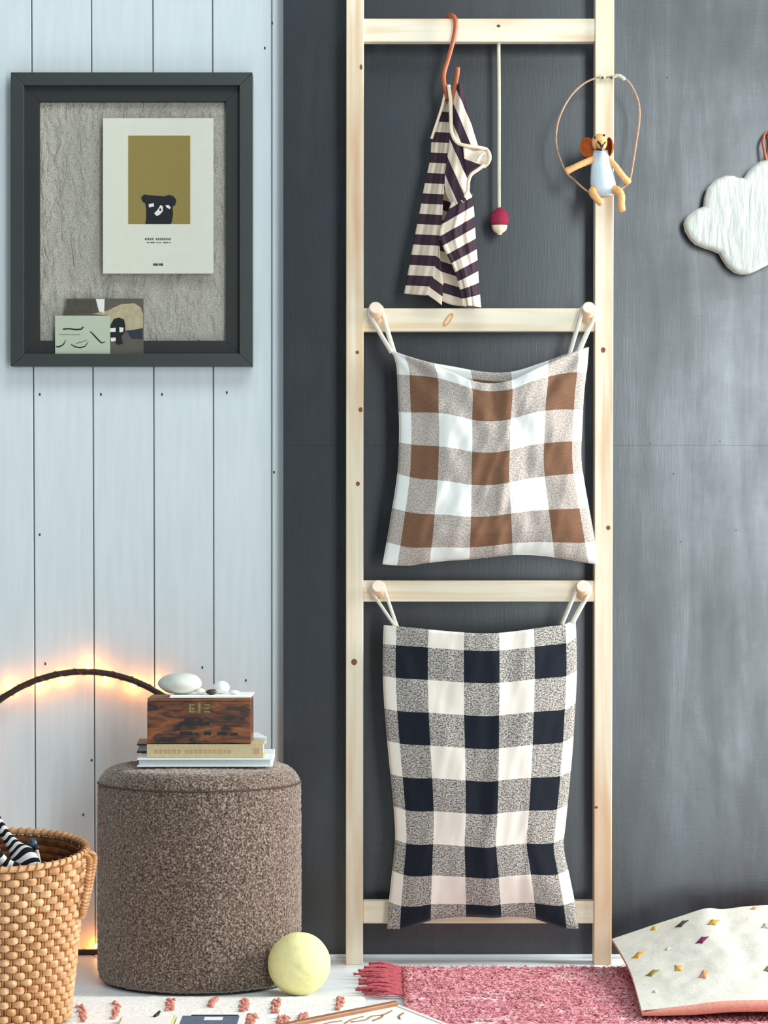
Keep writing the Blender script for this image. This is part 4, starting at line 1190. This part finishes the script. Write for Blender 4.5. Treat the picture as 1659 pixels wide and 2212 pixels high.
ell('knob', P(70, 1823, 0.643), (0.0085, 0.0075, 0.0095), M['bluek'], kb_, 18, 12)
ell('collar', P(78, 1831, 0.645), (0.0065, 0.006, 0.0055), M['black'], kb_, 14, 10)

# ---------------------------------------------------------------- lemon ball
br = 68*S(0.42)
bc = Vector(((646.5-829.5)*S(0.40), -0.405, br))
def bfn(v, q):
    crease = 0.0016*math.exp(-((v.x*0.75 + v.z*0.9 + 0.05)**2)*90)*(1 if v.y < 0 else 0)*math.exp(-((v.x - v.z*0.6)**2)*5)
    return q*(1 + 0.008*mnoise.noise(v*2.3) + 0.003*mnoise.noise(v*8)) - v*crease
bl = ell('felt_ball', bc, (br, br, br), M['ball'], None, 72, 44, bfn, loc=(bc.x, bc.y, 0))
tag(bl, 'pale lemon yellow felt ball resting on the floor against the stool', 'ball')

# ---------------------------------------------------------------- rugs
def heightrug(name, x0, x1, y0, y1, z, amp, step, mat, parent, sc, edge=0.01):
    nx = int((x1-x0)/step); ny = int((y1-y0)/step)
    V, F = [], []
    for j in range(ny+1):
        for i in range(nx+1):
            x = x0 + (x1-x0)*i/nx; y = y0 + (y1-y0)*j/ny
            e = min(1, min(x-x0, x1-x, y-y0, y1-y)/edge)
            h = z*math.sqrt(max(0, 1-(1-e)**2)) + amp*max(e, 0.15)*(mnoise.noise(Vector((x*sc, y*sc, 2))) + 0.6*mnoise.noise(Vector((x*sc*2.6, y*sc*2.6, 5))))
            jx = 0.0022*mnoise.noise(Vector((x*90, y*90, 9))) if e < 1 else 0
            V.append((x + jx, y + 2*jx*(e < 1), max(h, 0.0008)))
    for j in range(ny):
        for i in range(nx):
            a = j*(nx+1)+i; F.append((a, a+1, a+nx+2, a+nx+1))
    return mobj(name, V, F, mat, parent)
pr = thing('pink_rug', (0.55, -0.45, 0), 'dusty pink fringed wool rug on the white floor below the ladder', 'rug')
rx0, ry1 = PF(868, 2104).x, PF(868, 2098).y
heightrug('pile', rx0, 1.35, -0.95, ry1, 0.009, 0.0024, 0.0045, M['pinkrug'], pr, 130)
# yarn tufts over the pile (nobody could count them)
V, F = [], []
for _ in range(9000):
    x = random.uniform(rx0 + 0.003, 0.78); y = random.uniform(-0.72, ry1 - 0.003)
    a = random.gauss(0, 0.5); l = random.uniform(0.003, 0.007); w = 0.0013; h = random.uniform(0.008, 0.012)
    dx, dy = math.cos(a)*l, math.sin(a)*l
    nx_, ny_ = -math.sin(a)*w, math.cos(a)*w
    b = len(V)
    V += [(x-dx-nx_, y-dy-ny_, h-.002), (x-dx+nx_, y-dy+ny_, h-.002), (x+nx_, y+ny_, h+.002), (x-nx_, y-ny_, h+.002), (x+dx+nx_, y+dy+ny_, h-.001), (x+dx-nx_, y+dy-ny_, h-.001)]
    F += [(b, b+1, b+2, b+3), (b+3, b+2, b+4, b+5)]
tf = mobj('tufts', V, F, M['pinkrug'], pr); tag(tf, kind='stuff')
for i in range(14):
    y = ry1 - 0.006 - i*0.0215 - random.uniform(0, 0.004)
    n_ = 3
    base = Vector((rx0 + 0.006, y, 0.006))
    ln = random.uniform(0.060, 0.086)
    Vt, Ft = [], []
    for s_ in range(4):
        dy = -0.008 + 0.0055*s_ + random.uniform(-0.003, 0.003); zz = random.uniform(0.003, 0.012)
        pts = catmull([base, base + Vector((-ln*0.3, dy*0.5, 0.004)), base + Vector((-ln*0.65, dy*0.9, zz - 0.002)), base + Vector((-ln*random.uniform(0.8, 1.12), dy*1.3 + random.uniform(-.005, .005), zz - 0.003))], 4)
        v, f = tube_data(pts, [0.0026 + 0.0009*math.sin(q*2.1 + s_) for q in range(len(pts))], 6)
        n0 = len(Vt); Vt += [Vector((q.x, q.y, max(q.z, 0.0006))) for q in v]; Ft += [tuple(k + n0 for k in q) for q in f]
    v, f = tube_data([base + Vector((0.004, 0, 0)), base + Vector((-0.006, 0, 0))], [0.0055, 0.0045], 8)
    n0 = len(Vt); Vt += [Vector((q.x, q.y, max(q.z, 0.0006))) for q in v]; Ft += [tuple(k + n0 for k in q) for q in f]
    recalc(mobj('tassel', Vt, Ft, M['tassel'], pr))
wrg = thing('white_rug', (-0.35, -0.7, 0), 'white woven rug with terracotta tufted dashes in the foreground', 'rug')
wx0, wx1, wy1 = -0.78, PF(792, 2165).x - 0.002, PF(500, 2157).y
heightrug('weave', wx0, wx1, -1.0, wy1, 0.0045, 0.0010, 0.0055, M['whiterug'], wrg, 150, 0.006)
for px, py, hx, hy, sk_ in ((178, 2190, 13, 34, -10), (250, 2183, 12, 36, 4), (367, 2171, 16, 24, 6), (459, 2166, 12, 18, 14), (527, 2172, 15, 26, 6), (543, 2202, 20, 20, 8), (595, 2174, 14, 30, 8), (612, 2204, 22, 16, 0), (733, 2168, 13, 26, 6), (655, 2197, 14, 12, 4)):
    a = PF(px - sk_/2, py + hy/2, 0.006); b = PF(px + sk_/2, py - hy/2, 0.006)
    Vt, Ft = [], []
    for i in range(26):
        f = (i + random.random())/26
        if wy1 - 0.004 < a.lerp(b, 1-f).y: continue
        c = a.lerp(b, 1-f) + Vector((random.uniform(-.5, .5)*hx*0.00078, 0, 0))
        an = random.uniform(0, 3.14)
        dv = Vector((math.cos(an), math.sin(an), 0))*0.004
        v, ff = tube_data([c - dv, c + Vector((0, 0, 0.0022)), c + dv], [0.0016, 0.0022, 0.0016], 6)
        n0 = len(Vt); Vt += v; Ft += [tuple(k + n0 for k in q) for q in ff]
    recalc(mobj('tufted_mark', Vt, Ft, M['mark'], wrg))

# ---------------------------------------------------------------- foreground: board, photo card, notebook
A0 = PF(606, 2218, 0.022); A1 = PF(856, 2168, 0.022); A2 = PF(1010, 2228, 0.022)
ux = (A1 - A0).normalized(); uy = Vector((-ux.y, ux.x, 0)); 
if uy.y > 0: uy = -uy
ubr = (A2 - A1).normalized()
tr = thing('wooden_tray', (A1.x - 0.08, A1.y - 0.15, 0.01), 'brown wood edged board with white sheet of brown drawings, bottom centre', 'tray')
Lb, Wb = 0.30, 0.24
def tp(u, v, z):
    p = A1 - ux*u + ubr*v
    return (p.x, p.y, z + 0.004)
hexa('sheet', [tp(0.002, 0.004, .0125), tp(Lb, 0.004, .0125), tp(Lb, Wb, .0125), tp(0.002, Wb, .0125), tp(0.002, 0.004, .0145), tp(Lb, 0.004, .0145), tp(Lb, Wb, .0145), tp(0.002, Wb, .0145)], M['paper'], tr)
hexa('base', [tp(0, 0, .0100), tp(Lb, 0, .0100), tp(Lb, Wb, .0100), tp(0, Wb, .0100), tp(0, 0, .0126), tp(Lb, 0, .0126), tp(Lb, Wb, .0126), tp(0, Wb, .0126)], M['traywood'], tr)
hexa('rim', [tp(-0.004, -0.011, .0100), tp(Lb, -0.011, .0100), tp(Lb, 0.004, .0100), tp(-0.004, 0.004, .0100), tp(-0.004, -0.011, .0215), tp(Lb, -0.011, .0215), tp(Lb, 0.004, .0215), tp(-0.004, 0.004, .0215)], M['traywood'], tr, 0.002, 2)
hexa('rim', [tp(-0.006, 0.004, .0100), tp(0.003, 0.004, .0100), tp(0.003, Wb, .0100), tp(-0.006, Wb, .0100), tp(-0.006, 0.004, .0160), tp(0.003, 0.004, .0160), tp(0.003, Wb, .0160), tp(-0.006, Wb, .0160)], M['paper'], tr, 0.001, 1)
def tdraw(pts, w):
    q = catmull([Vector(tp(u, v, 0.0148)) for u, v in pts], 5)
    tube('drawn_line', q, [w]*len(q), M['traywood'], tr, 6, flat=1.0)
tdraw([(0.03, 0.03), (0.06, 0.045), (0.085, 0.040), (0.11, 0.055), (0.14, 0.050)], 0.0014)
tdraw([(0.06, 0.045), (0.075, 0.060), (0.10, 0.070)], 0.0016)
tdraw([(0.10, 0.03), (0.13, 0.035), (0.155, 0.05)], 0.0014)
tdraw([(0.02, 0.06), (0.04, 0.075), (0.05, 0.095)], 0.0016)
tdraw([(0.15, 0.03), (0.18, 0.025), (0.21, 0.035)], 0.0014)
pc = thing('photo_card', PF(458, 2206, 0.006), 'white bordered card with a slate blue picture lying on the white rug', 'card')
c0, c1 = PF(386, 2193, 0.007), PF(532, 2193, 0.007)
box('card', (c0.x, c0.y - 0.16, 0.0068), (c1.x, c0.y, 0.0095), M['paper'], pc, 0.0004, 1)
box('picture', (c0.x + 0.008, c0.y - 0.14, 0.0093), (c1.x - 0.010, c0.y - 0.020, 0.0098), M['bluep'], pc)
box('dark_band', (c0.x + 0.022, c0.y - 0.024, 0.0094), (c1.x - 0.012, c0.y - 0.011, 0.0100), M['navy'], pc)
box('pale_patch', (c0.x + 0.045, c0.y - 0.060, 0.0095), (c0.x + 0.075, c0.y - 0.032, 0.0101), M['paper'], pc)
nb = thing('notebook', PF(330, 2212, 0.006), 'pale olive notebook with a small black pen clip lying on the white rug', 'notebook')
c0, c1 = PF(262, 2201, 0.008), PF(380, 2199, 0.008)
p4 = [(c0.x, c0.y - 0.15), (c1.x, c1.y - 0.15), (c1.x, c1.y), (c0.x, c0.y - 0.012)]
hexa('cover', [(x, y, .0068) for x, y in p4] + [(x, y, .0125) for x, y in p4], M['lemon'], nb, 0.0006, 1)
p4 = [(c0.x + .004, c0.y - 0.14), (c1.x - .004, c1.y - 0.14), (c1.x - .004, c1.y - .008), (c0.x + .004, c0.y - 0.018)]
hexa('page', [(x, y, .0124) for x, y in p4] + [(x, y, .0140) for x, y in p4], M['paper'], nb)
tube('clip', [PF(333, 2196, 0.0150), PF(341, 2190, 0.0170), PF(345, 2185, 0.0150)], [0.0022, 0.003, 0.0018], M['black'], nb, 8)

# ---------------------------------------------------------------- cushion
cu = thing('spotted_cushion', (0.66, -0.34, 0.01), 'white cushion with embroidered diamonds and salmon back lying on the pink rug', 'cushion')
top = [(1322, 2028), (1370, 2012), (1420, 1995), (1470, 1979), (1525, 1962), (1560, 1964), (1610, 1958), (1660, 1955), (1740, 1952), (1830, 1962), (1900, 1985)]
bot = [(1386, 2182), (1430, 2178), (1500, 2173), (1560, 2167), (1620, 2165), (1680, 2166), (1780, 2176), (1860, 2182), (1960, 2200)]
lft = [(1322, 2028), (1342, 2060), (1360, 2095), (1372, 2130), (1386, 2183)]
rgt = [(1900, 1985), (1915, 2050), (1935, 2120), (1960, 2200)]
def cdep(s, t):
    wv = 0.012*mnoise.noise(Vector((s*7, t*5, 0.7))) + 0.005*mnoise.noise(Vector((s*17, t*13, 3)))
    return 0.165 + 0.53*t + 0.014*math.sin(math.pi*s)*math.sin(math.pi*t) + wv*min(1, 8*t, 8*(1-t), 8*s, 8*(1-s))
V, F, U = coons(top, bot, lft, rgt, 90, 70, cdep, lambda s, t: (s, t))
ct = mobj('top_cover', V, F, M['cush'], cu)
cverts = [Vector(v) for v in V]
# salmon back: the same outline, bulging down to the rug
V2, F2 = [], []
nu, nv = 90, 70
for j in range(nv+1):
    for i in range(nu+1):
        s, t = i/nu, j/nv
        p = cverts[j*(nu+1)+i]
        e = (max(0, math.sin(math.pi*s))**0.45)*(max(0, math.sin(math.pi*t))**0.45)
        low = 0.0155
        z = p.z - max(p.z - low, 0)*e*1.0 - 0.0
        if t > 0.93: z = p.z - min(0.010*e + 0.012*math.sin(math.pi*min(1, (1-t)/0.07*0.5))*1, max(p.z-low, 0))
        V2.append(Vector((p.x, p.y, z)))
for j in range(nv):
    for i in range(nu):
        a = j*(nu+1)+i; F2.append((a, a+1, a+nu+2, a+nu+1))
mobj('back_cover', V2, F2, M['cushp'], cu)
# salmon edge along the front
edge = [cverts[nv*(nu+1)+i] + Vector((0, 0.002, -0.0060)) for i in range(0, nu+1)]
tube('front_edge', edge, [interp([0, .06, .25, 1], [.003, .006, .0095, .011], i/nu) for i in range(nu+1)], M['cushp'], cu, 8)
edge = [cverts[j*(nu+1)] + Vector((0.002, 0.001, -0.003)) for j in range(0, nv+1)]
tube('side_edge', edge, 0.0032, M['cushp'], cu, 8)
def proj(p):
    d = CAM_D + p.y
    return (829.5 + p.x*FPX/d, 1106 - (p.z - CAM_Z)*FPX/d)
pr_uv = [proj(v) for v in cverts]
def diamond(px, py, w, h, mat, ang=R(-22)):
    bi = min(range(len(cverts)), key=lambda i: (pr_uv[i][0]-px)**2 + (pr_uv[i][1]-py)**2)
    j, i = divmod(bi, nu+1)
    j = min(max(j, 1), nv-1); i = min(max(i, 1), nu-1)
    c = cverts[j*(nu+1)+i]
    tu = (cverts[j*(nu+1)+i+1] - cverts[j*(nu+1)+i-1]).normalized()
    nrm = (tu.cross(cverts[(j-1)*(nu+1)+i] - cverts[(j+1)*(nu+1)+i])).normalized()
    if nrm.y > 0: nrm = -nrm
    tv = nrm.cross(tu).normalized()
    if tv.z < 0: tv = -tv
    # true size on the cloth: foreshortened along tv as seen
    k = (CAM_D + c.y)/FPX
    fs = max(0.18, abs(tv.z) + 0.17*abs(tv.y))
    W, H = w*k/2, h*k/2/fs
    ex = tu*math.cos(ang) - tv*math.sin(ang)/1.0*0.6
    V, F = [], []
    pts = []
    for q in range(16):
        a = 2*math.pi*q/16
        rr = 1/(abs(math.cos(a)) + abs(math.sin(a)))
        if q % 4: rr *= 0.86
        pts.append((rr*math.cos(a)*W, rr*math.sin(a)*H))
    sh_ = 0.55*H/W
    V = [c + nrm*0.0012 + tu*x + tv*(y + sh_*x) for x, y in pts] + [c + tu*x*1.05 + tv*(y*1.05 + sh_*x) for x, y in pts] + [c + nrm*0.0017]
    n = 16
    F = [(2*n, q, (q+1) % n) for q in range(n)] + [(q, n+q, n+(q+1) % n, (q+1) % n) for q in range(n)]
    recalc(mobj('embroidered_diamond', V, F, mat, cu))
for q in ((1414, 2004, 20, 8, 'yellow'), (1476, 1996, 28, 14, 'charcoal'), (1545, 1993, 30, 13, 'yellow'), (1514, 2033, 30, 15, 'plum'), (1655, 2001, 28, 12, 'sand'), (1378, 2063, 28, 14, 'yellow'),
          (1407, 2102, 30, 15, 'olive'), (1467, 2092, 24, 14, 'yellow'), (1523, 2104, 28, 18, 'salmon'), (1631, 1962, 20, 6, 'salmon'), (1441, 2052, 14, 6, 'sand'), (1662, 2094, 24, 14, 'olive'), (1415, 2142, 14, 5, 'sand')):
    diamond(q[0], q[1], q[2], q[3], M[q[4]])
